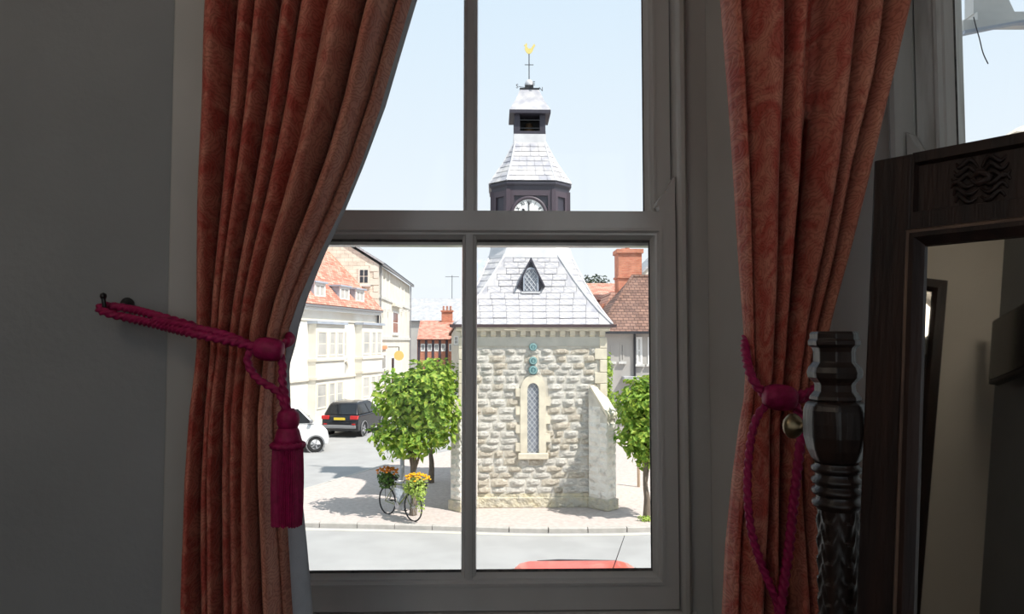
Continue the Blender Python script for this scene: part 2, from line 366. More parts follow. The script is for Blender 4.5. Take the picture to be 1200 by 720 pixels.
# ================================================================== THE ROOM
WY = 1.90                                   # room-side plane of the main window
FLY = 1.58                                  # wall to the left of the window recess
LX, BY, CEIL = -2.8, -0.80, 2.95
RX = 1.60
TH = 0.28
xr = X(793, WY); xc = X(550, 1.92); xl = 2 * xc - xr
SASH_W = xr - xl
z_sill = Z(716, WY); z_meet = Z(247, WY)
LSH = z_meet - z_sill                       # lower sash height
HEAD = z_meet + LSH - 0.04
BEAD = 0.025
# canted side of the recess
CA = R(-55)
cdir = Vector((math.cos(CA), math.sin(CA), 0)); cout = Vector((-math.sin(CA), math.cos(CA), 0))
w2_left = Vector((X(1068, 1.48), 1.48, 0))  # left edge of the second window's sash
t_c = (WY - w2_left.y) / cdir.y             # back along the wall to the corner
corner = w2_left + cdir * t_c
CEND = SASH_W + 0.24
cend = w2_left + cdir * CEND
RX = cend.x

fl = M().prism([(LX, BY), (RX, BY), (RX, cend.y), (corner.x, WY + 0.02), (-0.68, WY + 0.02), (-0.68, FLY), (LX, FLY)], -0.2, 0.0, 'z').build('floor', 'floor_boards')
struct(fl)
ce = M().prism([(LX - TH, BY - TH), (RX + TH, BY - TH), (RX + TH, cend.y + 0.2), (corner.x + 0.3, WY + 0.33), (-0.95, WY + 0.33), (-0.95, FLY + TH), (LX - TH, FLY + TH)], CEIL, CEIL + 0.3, 'z').build('ceiling', 'ceiling_white')
struct(ce)
struct(M().box(LX - TH, LX, BY - TH, FLY + TH, -0.2, CEIL).build('wall_left', 'plaster_cream'))
bw = empty('wall_back', (0, BY, 0)); struct(bw)
BWX = (1.15, -0.25)                          # right edges of two unseen windows added behind the camera as fill light
for a, b, c, d in ((LX, BWX[1] - SASH_W - 0.03, -0.2, CEIL), (BWX[1] + 0.03, BWX[0] - SASH_W - 0.03, -0.2, CEIL), (BWX[0] + 0.03, RX + TH, -0.2, CEIL)):
    M().box(a, b, -TH, -0.005, c, d).build('wall_panel', 'plaster_dark', bw)
for x_ in BWX:
    M().box(x_ - SASH_W - 0.03, x_ + 0.03, -TH, -0.005, -0.2, z_sill - 0.05).build('wall_panel', 'plaster_dark', bw)
    M().box(x_ - SASH_W - 0.03, x_ + 0.03, -TH, -0.005, HEAD + 0.03, CEIL).build('wall_panel', 'plaster_dark', bw)
CLY = -0.235
struct(M().box(LX, -1.62, BY, CLY, 0, CEIL).build('wall_closet', 'plaster_dark'))
struct(M().box(RX, RX + TH, BY, cend.y, -0.2, CEIL).build('wall_right', 'plaster_cream'))
struct(M().box(LX, -0.68, FLY, FLY + TH, G, CEIL).build('wall_front', 'plaster_grey'))
# the recess: left return, head and apron of the main window
struct(M().box(-0.92, -0.68, FLY + TH, WY + 0.33, G, CEIL).build('wall_recess', 'paint_white'))
struct(M().box(-0.68, corner.x, WY + 0.005, WY + 0.3, G, z_sill - 0.05).build('wall_apron', 'paint_white'))
struct(M().box(-0.68, corner.x, WY + 0.005, WY + 0.3, HEAD + 0.03, CEIL).build('wall_head', 'paint_white'))
struct(M().box(-0.68, xl - 0.03, WY + 0.005, WY + 0.3, z_sill - 0.05, HEAD + 0.03).build('wall_jamb', 'paint_white'))
struct(M().box(xr + 0.03, corner.x, WY + 0.005, WY + 0.3, z_sill - 0.05, HEAD + 0.03).build('wall_pier', 'paint_white'))
# proud casing round the recess opening
struct(M().box(X(195, FLY - 0.03), -0.60, FLY - 0.03, FLY, 0.0, CEIL).build('trim_1', 'paint_trim', bevel=0.004))
struct(M().box(-0.68, -0.655, FLY, WY, 0.0, CEIL).build('trim_2', 'paint_white'))
# canted wall, in the frame of its window
cw = empty('wall_canted', (w2_left.x, w2_left.y, 0), CA); struct(cw)
M().box(t_c - 0.22, -0.03, 0.005, 0.3, G, CEIL).build('panel', 'paint_white', cw)
M().box(SASH_W + 0.03, CEND, 0.005, 0.3, G, CEIL).build('panel', 'paint_white', cw)
M().box(-0.03, SASH_W + 0.03, 0.005, 0.3, G, z_sill - 0.05).build('panel', 'paint_white', cw)
M().box(-0.03, SASH_W + 0.03, 0.005, 0.3, HEAD + 0.03, CEIL).build('panel', 'paint_white', cw)
struct(M().box(LX, -0.72, FLY - 0.018, FLY, 0, 0.17).build('baseboard_front', 'paint_white'))
struct(M().box(LX, LX + 0.018, CLY, FLY - 0.018, 0, 0.17).build('baseboard_left', 'paint_white'))
struct(M().box(-1.62, RX, BY, BY + 0.018, 0, 0.17).build('baseboard_back', 'paint_white'))

# ------------------------------------------------------------------ sash windows (local: x right, y out, z up from sill, x=0 left edge of sash)
def sash(parent, name, y0, z0, z1, stile, top, bot, horn=False, worn='paint_white'):
    W = SASH_W; th = 0.042; mo = 0.030
    op = (stile, W - stile, z0 + bot, z1 - top)
    prof = [(None, y0), (mo, y0), (mo - 0.001, y0 - 0.005), (mo - 0.008, y0 - 0.006), (mo - 0.013, y0 + 0.004), (mo - 0.018, y0 + 0.005), (mo - 0.021, y0 + 0.012), (0.003, y0 + 0.021), (0.0, y0 + 0.025), (0.0, y0 + 0.030), (0.010, y0 + th), (None, y0 + th)]
    s = M().ring(op, prof, (0, W, z0, z1)).build(name, worn, parent, smooth=True, angle=30)
    gy = y0 + 0.026; c = W / 2; hb = 0.009
    # glazing bar: rebated bar with a moulded nose
    bar = [(c - hb, y0 + 0.030), (c - 0.020, y0 + 0.024), (c - 0.018, y0 + 0.014), (c - 0.011, y0 + 0.010), (c - 0.009, y0 + 0.003), (c - 0.004, y0 + 0.003), (c - 0.004, y0 - 0.001),
           (c + 0.004, y0 - 0.001), (c + 0.004, y0 + 0.003), (c + 0.009, y0 + 0.003), (c + 0.011, y0 + 0.010), (c + 0.018, y0 + 0.014), (c + 0.020, y0 + 0.024), (c + hb, y0 + 0.030), (c + hb, y0 + th), (c - hb, y0 + th)]
    M().prism(bar, op[2] - 0.012, op[3] + 0.012, 'z').build('glazing_bar', worn, s, smooth=True, angle=30)
    for a, b in ((op[0] - 0.004, c - hb), (c + hb, op[1] + 0.004)):
        M().box(a, b, gy, gy + 0.003, op[2] - 0.004, op[3] + 0.004).build('pane', 'window_glass', s)
        q = 0.006                        # dark, dirty putty line round the pane
        M().ring((a + q, b - q, op[2] + q, op[3] - q), [(0, gy - 0.0015), (q, gy - 0.004), (q + 0.003, gy - 0.001), (q, gy + 0.001)], (a, b, op[2], op[3])).build('putty_line', 'putty_dark', s)
    if horn:
        for sx in (-1, 1):
            x0 = 0.0 if sx < 0 else W
            def q(x): return x0 - sx * x
            pl = [(q(0.0), z0), (q(0.0), z0 - 0.012)]
            pl = [(q(0.0), z0 + 0.02), (q(0.0), z0 - 0.005), (q(0.010), z0 - 0.03), (q(0.022), z0 - 0.055), (q(0.026), z0 - 0.075), (q(0.040), z0 - 0.085), (q(0.050), z0 - 0.07), (q(0.050), z0 + 0.02)]
            M().prism(pl, y0 + 0.004, y0 + th - 0.004, 'y').build('horn', worn, s)
    return s
def window(name, loc, rz, label, worn):
    w = empty(name, loc, rz); struct(w)
    H = HEAD - z_sill
    lo = sash(w, 'lower_sash', 0.0, 0.0, LSH, 0.066, 0.075, 0.092, False, 'paint_white')
    up = sash(w, 'upper_sash', 0.050, LSH - 0.086, H, 0.069, 0.07, 0.082, False, worn)
    # box frame: staff bead on the room side, parting bead, pulley stiles and outer lining
    e = 0.004
    o = (-e, SASH_W + e, -e, H + e)
    M().ring(o, [(0, 0.044), (0, 0.0), (0.002, -0.012), (0.008, -0.022), (0.017, -0.023), (0.024, -0.014), (0.0262, 0.004), (0.0262, 0.044)], o).build('staff_bead', 'paint_white', w, smooth=True, angle=50)
    M().ring(o, [(0.0, 0.0445), (0.0262, 0.0445), (0.0262, 0.30), (0.0, 0.30)], o).build('pulley_stile', worn, w)
    M().ring((0.016, SASH_W - 0.016, 0.01, H - 0.016), [(0, 0.094), (0.0155, 0.094), (0.0155, 0.118), (0, 0.118)], o).build('outer_lining', worn, w)
    # ogee horns standing up from the lower sash stiles
    for sx in (0, 1):
        def q(x): return x if sx == 0 else SASH_W - x
        z0 = LSH - 0.002
        hornp = [(q(0.0), z0), (q(0.0), z0 + 0.096), (q(0.004), z0 + 0.092), (q(0.016), z0 + 0.066), (q(0.028), z0 + 0.050), (q(0.038), z0 + 0.042), (q(0.046), z0 + 0.030), (q(0.049), z0 + 0.018), (q(0.044), z0 + 0.016), (q(0.042), z0 + 0.006), (q(0.046), z0)]
        M().prism(hornp, 0.002, 0.040, 'y').build('horn', 'paint_white', lo)
    M().box(-0.05, SASH_W + 0.05, 0.0, 0.27, -0.05, -0.006).build('window_sill', 'paint_white', w, bevel=0.006)
    return w
window('window_1', (xl, WY, z_sill), 0, None, 'paint_white')
window('window_2', (w2_left.x, w2_left.y, z_sill), CA, None, 'paint_worn')
window('fill_window_1', (BWX[0], BY, z_sill), R(180), None, 'paint_white')  # this and the next are unseen, added to let more daylight in
window('fill_window_2', (BWX[1], BY, z_sill), R(180), None, 'paint_white')
# meeting rail catch hardware left out of view; stool board of the main window
struct(M().box(-0.655, corner.x - 0.02, WY - 0.05, WY + 0.004, z_sill - 0.05, z_sill - 0.02).build('trim_3', 'paint_white', bevel=0.008))

# ------------------------------------------------------------------ curtains
def curtain_sheet(name, tab, Y0, amp, folds, parent, m, y_top=-385, y_bot=1115, sub=12, nv=150, xover=0.35, thick=0.0025, uv_w=0.75, drift=0.0):
    """tab rows: (py, left px, right px, depth factor); folds: [(u0, u1, depth, lean)]"""
    rows = []; us = []
    for (a, b, d, ln) in folds:
        for k in range(sub):
            us.append((a + (b - a) * k / sub, k / sub, d, ln))
    us.append((1.0, 0.0, folds[-1][2], 0))
    for i in range(nv + 1):
        py = y_top + (y_bot - y_top) * i / nv
        L, Rr, dep = interp(tab, py)
        row = []
        for j, (u, s, d, ln) in enumerate(us):
            wob = 0.012 * math.sin(py * 0.011 + u * 9) + 0.006 * math.sin(py * 0.027 + u * 23)
            bulge = math.sin(math.pi * s) ** 0.75 if 0 < s < 1 else 0.0
            px = L + (Rr - L) * u
            dd = amp * dep * d * bulge * (1 + 5 * wob)
            base = P(px, py, Y0)
            sx = xover * amp * dep * ln * math.sin(math.pi * s) + (Rr - L) / F * Y0 * wob * 0.5 * math.sin(math.pi * u)
            row.append((base.x + sx, Y0 - dd + drift * u, base.z))
        rows.append(row)
    mm = M().grid(rows); o = mm.build(name, m, parent, smooth='all')
    uvl = o.data.uv_layers.new(name='UVMap'); nc = len(us)
    for lp in o.data.loops:
        i, j = divmod(lp.vertex_index, nc)
        uvl.data[lp.index].uv = (us[j][0] * uv_w, rows[i][j][2])
    s = o.modifiers.new('cloth', 'SOLIDIFY'); s.thickness = thick; s.offset = 1
    return o
CL = P(280, 700, 1.46)
lc = empty('curtain', (0, 0, 0)); tag(lc, 'terracotta damask curtain left of the window, tied back to the black wall hook', 'curtain', 'damask curtains')
tabL = [(-385, 240, 560, 1.3), (-90, 240, 512, 1.25), (0, 241, 481, 1.15), (60, 238, 463, 1.1), (125, 235, 444, 1.0), (190, 232, 421, 0.95), (246, 230, 397, 0.9), (300, 228, 370, 0.8), (350, 226, 348, 0.68), (385, 225, 336, 0.58), (402, 225, 333, 0.55), (430, 224, 330, 0.6), (480, 221, 328, 0.75), (560, 218, 332, 0.9), (640, 217, 337, 0.95), (720, 217, 342, 1.0), (880, 216, 352, 1.0), (1115, 214, 360, 1.0)]
tabL = [(a, l + 11, r, d) for a, l, r, d in tabL]
folds_l = [(0.0, 0.145, 1.0, 0.25), (0.145, 0.255, 0.8, 0.3), (0.255, 0.36, 1.0, 0.2), (0.36, 0.475, 0.8, 0.25), (0.475, 0.60, 0.7, -0.1), (0.60, 0.80, 1.35, 0.35), (0.80, 0.94, 1.15, 0.2), (0.94, 1.0, 0.5, 0.0)]
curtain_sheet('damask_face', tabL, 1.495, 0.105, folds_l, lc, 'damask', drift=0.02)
tabLl = [(a, r - 34, r + w, d) for (a, l, r, d), w in zip(tabL, (8, 8, 8, 8, 8, 7, 8, 10, 12, 10, 10, 9, 13, 20, 23, 25, 28, 30))]
tabLl = [(a, l, (r + 4 if a in (385, 402) else r), d) for a, l, r, d in tabLl]
curtain_sheet('curtain_lining', tabLl, 1.515, 0.018, [(0, 0.4, 0.5, 0), (0.4, 1.0, 1.0, 0)], lc, 'lining_cloth', drift=0.0)

rc = empty('curtain', (0, 0, 0)); tag(rc, 'terracotta damask curtain between the two windows, tied with a tasselled cord, no hook in view', 'curtain', 'damask curtains')
rc['label'] = 'terracotta damask curtain hanging between the two windows, behind the dark turned post'
tabR = [(-385, 830, 1090, 1.1), (-90, 838, 1082, 1.1), (0, 845, 1060, 1.05), (100, 853, 1039, 1.0), (200, 860, 1013, 0.95), (300, 866, 986, 0.8), (380, 872, 966, 0.62), (430, 875, 958, 0.5), (465, 873, 954, 0.5), (500, 867, 954, 0.6), (560, 859, 957, 0.8), (640, 851, 961, 0.9), (720, 847, 965, 0.95), (880, 840, 975, 1.0), (1115, 836, 984, 1.0)]
tabR = [(a, l, r - (9 if a < 250 else 4), d) for a, l, r, d in tabR]
folds_r = [(0.0, 0.07, 0.6, 0.0), (0.07, 0.305, 1.05, 0.15), (0.305, 0.435, 0.95, 0.1), (0.435, 0.525, 0.06, 0), (0.525, 0.70, 1.05, 0.2), (0.70, 0.83, 1.0, 0.1), (0.83, 0.955, 1.1, 0.2), (0.955, 1.0, 0.5, 0)]
RCY = 1.43
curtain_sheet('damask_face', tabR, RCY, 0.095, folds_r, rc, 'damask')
tabRl = [(a, r - 24, r + w, d) for (a, l, r, d), w in zip(tabR, (5, 5, 6, 6, 6, 6, 4, 2, 2, 2, 3, 3, 3, 3, 3))]
curtain_sheet('curtain_lining', tabRl, RCY + 0.025, 0.012, [(0, 1.0, 1.0, 0)], rc, 'lining_cloth')

cp = empty('curtain_pole', (0, 1.47, 2.685)); tag(cp, 'dark wooden pole carrying both curtains above the window', 'curtain pole')
M().cyl((-0.64, 0, 0), (0.80, 0, 0), 0.016, n=14).build('pole', 'oak_black', cp, smooth=True)
for x_ in (-0.60, 0.42): M().box(x_ - 0.01, x_ + 0.01, 0, WY - 1.47 + 0.006, 0.014, 0.03).build('bracket', 'iron_black', cp)
# ------------------------------------------------------------------ tiebacks
def rope(name, pts, r, m, parent, n=10, pitch=0.016, step=0.0016):
    path = catmull(pts, 60)
    out = [path[0]]; acc = 0
    for a, b in zip(path, path[1:]):
        acc += (b - a).length
        if acc >= step: out.append(b); acc = 0
    def sect(a, al): return 1.0 + 0.24 * math.cos(3 * (a + 2 * math.pi * al / (pitch * 3)))
    return M().tube(out, r, 16, sect=sect).build(name, m, parent, smooth='all')
def barrel(name, c, ax, L, r, parent, m='cord_magenta', n=56):
    """wound toggle: a barrel with thread grooves lying along the axis"""
    ax = Vector(ax).normalized(); q = ax.to_track_quat('Z', 'Y')
    prof = [(0.45, -0.5), (0.72, -0.46), (0.90, -0.33), (1.0, -0.12), (1.0, 0.12), (0.90, 0.33), (0.72, 0.46), (0.45, 0.5)]
    rings = []
    for f, t in prof:
        rings.append([Vector(c) + q @ Vector(((r * f * (1 + 0.07 * (k % 2))) * math.cos(2 * math.pi * k / n), (r * f * (1 + 0.07 * (k % 2))) * math.sin(2 * math.pi * k / n), t * L)) for k in range(n)])
    return M().loft(rings).build(name, m, parent, smooth='all')
HY = FLY - 0.068
hook = empty('curtain_hook', P(150, 357, FLY - 0.001)); tag(hook, 'black iron curtain hook with a ball end on the grey wall', 'hook')
def HL(v): return Vector(v) - hook.location
M().lathe([(0.0005, 0), (0.014, 0.0), (0.015, 0.004), (0.010, 0.008), (0.0055, 0.012), (0.0005, 0.0121)], 20, axis='y').build('rosette', 'iron_black', hook, smooth=True)
hook.children[0].scale = (1, -1, 1)
hp = catmull([(0, -0.002, 0), (0.0, -0.030, -0.004), HL(P(128, 366, FLY - 0.055)), HL(P(123, 364, HY)), HL(P(122, 356, HY - 0.004)), HL(P(121, 350, HY - 0.004))], 8)
arm = M().tube(hp, 0.0042, 10).build('arm', 'iron_black', hook, smooth='all')
M().lathe([(0.0005, -0.008), (0.005, -0.006), (0.0068, -0.001), (0.006, 0.004), (0.0005, 0.0068)], 14, c=HL(P(121, 347, HY - 0.004))).build('ball', 'iron_black', hook, smooth='all')

FY = 1.372                                  # just in front of the left curtain
tb = empty('tassel_tieback', P(333, 612, FY)); tag(tb, 'magenta rope tieback with a long fringed tassel, looped over the wall hook', 'tieback', 'magenta curtain tiebacks')
def T(px, py, Y): return P(px, py, Y) - tb.location
cr = 0.0078
rope('cord', [T(303, 408, FY - 0.006), T(270, 400, FY), T(225, 391, FY + 0.01), T(185, 381, 1.46), T(150, 373, HY), T(126, 367, HY - 0.006), T(117, 363, HY + 0.002), T(122, 359, HY + 0.016), T(150, 362, HY + 0.014), T(186, 371, 1.48), T(226, 382, 1.50), T(240, 385, 1.53)], cr, 'cord_magenta', tb)
rope('cord', [T(303, 410, FY - 0.004), T(268, 394, FY + 0.006), T(224, 384, FY + 0.02), T(180, 376, 1.47)], cr * 0.9, 'cord_magenta', tb)
rope('cord', [T(318, 405, FY), T(331, 404, FY + 0.01), T(339, 400, FY + 0.035), T(340, 396, 1.47), T(332, 392, 1.545), T(300, 391, 1.56), T(250, 387, 1.55)], cr, 'cord_magenta', tb)
barrel('toggle', T(315, 409.5, FY - 0.010), P(330, 411, FY) - P(300, 407, FY), 0.054, 0.0205, tb)
rope('cord', [T(301, 408, FY - 0.003), T(291, 416, FY - 0.004), T(292, 430, FY - 0.004), T(302, 444, FY - 0.006), T(316, 453, FY - 0.008), T(327, 461, FY - 0.010), T(333, 474, FY - 0.008), T(334, 482, FY - 0.008)], cr * 0.85, 'cord_magenta', tb)
rope('cord', [T(327, 412, FY - 0.004), T(331, 428, FY - 0.006), T(331, 448, FY - 0.012), T(335, 468, FY - 0.010), T(336, 482, FY - 0.008)], cr * 0.85, 'cord_magenta', tb)
def tassel(parent, top, ztop, zneck, zbot, px_scale):
    """head ball, flaring body, ring, fringe"""
    c = Vector(top); k = px_scale
    head = [(0.0005, 0), (6 * k, -1 * k), (11 * k, -6 * k), (12.5 * k, -13 * k), (11.5 * k, -20 * k), (10 * k, -23 * k)]
    n = 40
    def fl(prof, amp):
        rings = []
        for r, z in prof:
            rings.append([(c.x + r * (1 + amp * (j % 2)) * math.cos(2 * math.pi * j / n), c.y + r * (1 + amp * (j % 2)) * math.sin(2 * math.pi * j / n), c.z + z) for j in range(n)])
        return M().loft(rings)
    fl(head, 0.05).build('tassel_head', 'cord_magenta', parent, smooth='all')
    fl([(9.5 * k, -22 * k), (12 * k, -26 * k), (14 * k, -34 * k), (16 * k, -41 * k)], 0.05).build('tassel_body', 'cord_magenta', parent, smooth='all')
    ring = [Vector((c.x + 16.5 * k * math.cos(a), c.y + 16.5 * k * math.sin(a), c.z - 43 * k)) for a in [2 * math.pi * j / 64 for j in range(64)]]
    M().tube(ring, 3.6 * k, 10, closed=True, sect=lambda a, al: 1 + 0.22 * math.cos(2 * (a + 2 * math.pi * al / (0.011 * 2)))).build('tassel_ring', 'cord_magenta', parent, smooth='all')
    sk = M(); n2 = 46
    for layer, rr in ((0, 17.0), (1, 15.0)):
        rings = []
        for zi in range(7):
            t = zi / 6; ring_ = []
            for j in range(n2 * 2):
                a = 2 * math.pi * j / (n2 * 2)
                jag = 0 if zi < 6 else 4 * random.random()
                r = (rr + 1.2 * math.sin(t * 3)) * k * (1.0 if j % 2 else 0.93) * (1 + 0.012 * math.sin(j * 2.1 + t * 5))
                ring_.append((c.x + r * math.cos(a), c.y + r * math.sin(a), c.z - 45 * k - t * 90 * k + jag * k))
            rings.append(ring_)
        if layer == 0: rings.append([(c.x + (p[0] - c.x) * 0.3, c.y + (p[1] - c.y) * 0.3, c.z - 126 * k) for p in rings[-1]])
        if layer == 0: sk.loft(rings)
    sk.build('tassel_fringe', 'cord_magenta', parent, smooth=True, angle=70)
tassel(tb, T(335.5, 478, FY - 0.006) + Vector((0.004, 0, 0)), 0, 0, 0, FY / F)

RY = RCY - 0.098
tr_ = empty('curtain_tieback', P(914, 720, RY)); tag(tr_, 'magenta rope tieback looped round the curtain behind the dark post', 'tieback', 'magenta curtain tiebacks')
def T2(px, py, Y): return P(px, py, Y) - tr_.location
rope('cord', [T2(905, 470, RY + 0.004), T2(890, 456, RY + 0.006), T2(880, 440, RY + 0.012), T2(874.5, 420, RY + 0.045), T2(873.5, 402, RY + 0.085), T2(880, 392, RY + 0.11), T2(915, 400, RY + 0.12), T2(950, 430, RY + 0.12), T2(966, 446, RY + 0.09), T2(960, 452, RY + 0.04), T2(948, 460, RY + 0.012), T2(925, 466, RY + 0.004)], cr, 'cord_magenta', tr_)
rope('cord', [T2(918, 469, RY + 0.006), T2(938, 468, RY + 0.010), T2(950, 464, RY + 0.03), T2(962, 458, RY + 0.07)], cr * 0.9, 'cord_magenta', tr_)
barrel('toggle', T2(914, 466, RY - 0.012), P(933, 468, RY) - P(895, 464, RY), 0.060, 0.0225, tr_)
rope('cord', [T2(902, 472, RY - 0.004), T2(890, 484, RY - 0.006), T2(882, 505, RY - 0.006), T2(877, 540, RY - 0.008), T2(876, 580, RY - 0.012), T2(880, 620, RY - 0.014), T2(890, 655, RY - 0.014), T2(902, 685, RY - 0.014), T2(910, 705, RY - 0.014), T2(914, 730, RY - 0.014), T2(914, 760, RY - 0.014)], cr * 0.85, 'cord_magenta', tr_)
rope('cord', [T2(928, 472, RY - 0.004), T2(936, 484, RY - 0.006), T2(939, 505, RY - 0.008), T2(935, 545, RY - 0.012), T2(930, 590, RY - 0.014), T2(925, 640, RY - 0.016), T2(918, 690, RY - 0.018), T2(914, 725, RY - 0.020), T2(912, 760, RY - 0.020)], cr, 'cord_magenta', tr_)

# ------------------------------------------------------------------ dressing table mirror
MA = R(-53)
md = Vector((math.cos(MA), math.sin(MA), 0)); mback = Vector((-math.sin(MA), math.cos(MA), 0))
stl = P(1017, 505, 1.05)                     # left edge of the mirror frame at the pivot
MW, MTOP, MBOT, TILT = 0.56, 0.405, 0.375, R(-7.5)
table_z = stl.z - MBOT - 0.035
POST_OFF = 0.048
mroot = empty('dressing_mirror', (stl.x, stl.y, table_z), MA)
tag(mroot, 'black carved oak dressing mirror swinging between turned posts', 'mirror')
piv = stl.z - table_z
fr = empty('swing_frame', (0, 0, piv), 0, mroot); fr.rotation_euler = (TILT, 0, 0)
sw, mo, trh = 0.056, 0.018, 0.120
th = 0.030
M().box(0, sw, -th / 2, th / 2, -MBOT, MTOP).build('stile', 'oak_black', fr, bevel=0.003)
M().box(MW - sw, MW, -th / 2, th / 2, -MBOT, MTOP).build('stile', 'oak_black', fr, bevel=0.003)
M().box(sw, MW - sw, -th / 2 + 0.001, th / 2, -MBOT, -MBOT + 0.06).build('bottom_rail', 'oak_black', fr, bevel=0.003)
# top rail: a frame round a recessed carved panel
rt = M().ring((sw + 0.006, MW - sw - 0.006, MTOP - trh + 0.034, MTOP - 0.018), [(None, -th / 2), (0.003, -th / 2), (0.0, -th / 2 + 0.009), (0.0, th / 2), (None, th / 2)], (sw, MW - sw, MTOP - trh, MTOP)).build('top_rail', 'oak_black', fr)
M().box(sw + 0.004, MW - sw - 0.004, -th / 2 + 0.009, th / 2 - 0.002, MTOP - trh + 0.03, MTOP - 0.014).build('carved_panel', 'oak_black', fr)
pz0, pz1 = MTOP - trh + 0.034, MTOP - 0.018; pzc = (pz0 + pz1) / 2; pxc = MW / 2
def relief(pts, r, name='carving'):
    return M().tube(catmull(pts, 6), lambda t: r * (0.35 + 0.65 * math.sin(math.pi * min(max(t, 0.05), 0.95))), 7).build(name, 'oak_black', fr, smooth='all')
yc_ = -th / 2 + 0.008
for cx in (sw + 0.085, pxc + 0.06, MW - sw - 0.085 + 0.02):
    for sg in (-1, 1):
        for k, hgt in enumerate((0.000, 0.011, 0.022)):
            w = 0.036 - 0.003 * k
            relief([(cx - sg * 0.002, yc_, pzc + hgt - 0.006), (cx - sg * w * 0.4, yc_ - 0.003, pzc + hgt + 0.007), (cx - sg * w * 0.8, yc_ - 0.002, pzc + hgt - 0.002), (cx - sg * w, yc_ + 0.001, pzc + hgt + 0.006)], 0.0034)
            relief([(cx - sg * 0.002, yc_, pzc - hgt - 0.003), (cx - sg * w * 0.4, yc_ - 0.003, pzc - hgt - 0.010), (cx - sg * w * 0.8, yc_ - 0.002, pzc - hgt + 0.001), (cx - sg * w, yc_ + 0.001, pzc - hgt - 0.007)], 0.0034)
    relief([(cx - 0.012, yc_ - 0.001, pzc), (cx, yc_ - 0.004, pzc + 0.008), (cx + 0.012, yc_ - 0.001, pzc), (cx, yc_ - 0.004, pzc - 0.007), (cx - 0.010, yc_ - 0.001, pzc)], 0.005)
op = (sw + mo, MW - sw - mo, -MBOT + 0.06 + mo, MTOP - trh - mo)
M().ring(op, [(mo - 0.0005, -th / 2 + 0.006), (mo, -th / 2 - 0.004), (mo * 0.6, -th / 2 - 0.005), (mo * 0.3, -th / 2 + 0.002), (0, -th / 2 + 0.006), (0, 0.0), (mo - 0.0005, 0.0)], op).build('glass_moulding', 'oak_black', fr, smooth=True)
M().ring(op, [(mo, -th / 2 + 0.004), (mo - 0.0005, -th / 2 - 0.0045), (mo + 0.003, -th / 2 - 0.0055), (mo + 0.0055, -th / 2 - 0.002), (mo + 0.006, -th / 2 + 0.004)], op).build('worn_bead', 'oak_edge', fr, smooth=True)
M().box(op[0] - 0.006, op[1] + 0.006, -0.004, -0.001, op[2] - 0.006, op[3] + 0.006).build('mirror_glass', 'silver_glass', fr)
M().box(sw * 0.5, MW - sw * 0.5, th / 2, th / 2 + 0.006, -MBOT + 0.03, MTOP - 0.08).build('back_board', 'oak_black', fr)
# posts
def post(px):
    k = 1.09 / F
    zt = piv + (505 - 392) * k
    def zz(py): return zt - (py - 392) * k
    top = [(0.5, 392), (25, 392), (27, 395), (27, 401), (29, 403), (29, 408), (25, 411), (23.5, 416), (23.5, 428), (29, 434), (31, 440), (30, 446), (24, 452), (22.5, 455), (23, 462), (28, 468), (29, 472), (26, 474)]
    M().lathe([(r * k, zz(y)) for r, y in top][::-1], 8, c=(px, 0, 0), ph=R(22.5 + 10)).build('post_finial', 'oak_polish', mroot, bevel=0.0012)
    vase = [(26, 473), (33, 476), (36, 484), (37, 500), (36.5, 515), (33, 530), (28, 541), (24, 546)]
    M().lathe([(r * k, zz(y)) for r, y in vase][::-1], 8, c=(px, 0, 0), ph=R(22.5 + 10)).build('post_vase', 'oak_polish', mroot, bevel=0.004)
    rings = [(24, 546)]
    for y0 in (548, 562, 574, 588):
        rings += [(24, y0), (28, y0 + 2.5), (28.5, y0 + 5), (27, y0 + 8), (23.5, y0 + 10)]
    rings += [(23, 600)]
    M().lathe([(r * k, zz(y)) for r, y in rings][::-1], 28, c=(px, 0, 0)).build('post_rings', 'oak_polish', mroot, smooth=True, angle=60)
    sh = []; n = 64; zb = 0.03; nz = 60
    rows = []
    for i in range(nz + 1):
        z = zb + (zz(600) - zb) * i / nz; row = []
        for j in range(n):
            a = 2 * math.pi * j / n
            lf = abs(math.sin(3 * a)) ; s = (z / 0.030 + 0.9 * lf) % 1.0       # overlapping carved leaves
            r = k * (20.5 + 4.0 * s * (0.35 + 0.65 * lf))
            row.append((px + r * math.cos(a), r * math.sin(a), z))
        rows.append(row)
    M().loft(rows).build('post_shaft', 'oak_polish', mroot, smooth=True, angle=50)
    M().lathe([(0.0005, 0), (0.045, 0), (0.045, 0.012), (0.036, 0.02), (0.028, 0.03), (0.0005, 0.03)], 24, c=(px, 0, 0)).build('post_foot', 'oak_polish', mroot, smooth=True)
post(-POST_OFF); post(MW + POST_OFF)
for px, sg in ((-POST_OFF, -1), (MW + POST_OFF, 1)):
    kb = [(0.0005, 0.0), (0.0075, 0.0), (0.0075, 0.010), (0.006, 0.014), (0.008, 0.019), (0.0155, 0.025), (0.0200, 0.032), (0.0195, 0.038), (0.014, 0.044), (0.0005, 0.047)]
    M().lathe([(r, px + sg * (0.036 + z)) for r, z in kb], 20, c=(0, 0, piv - 0.004), axis='x').build('knob', 'brass_old', mroot, smooth=True, angle=60)
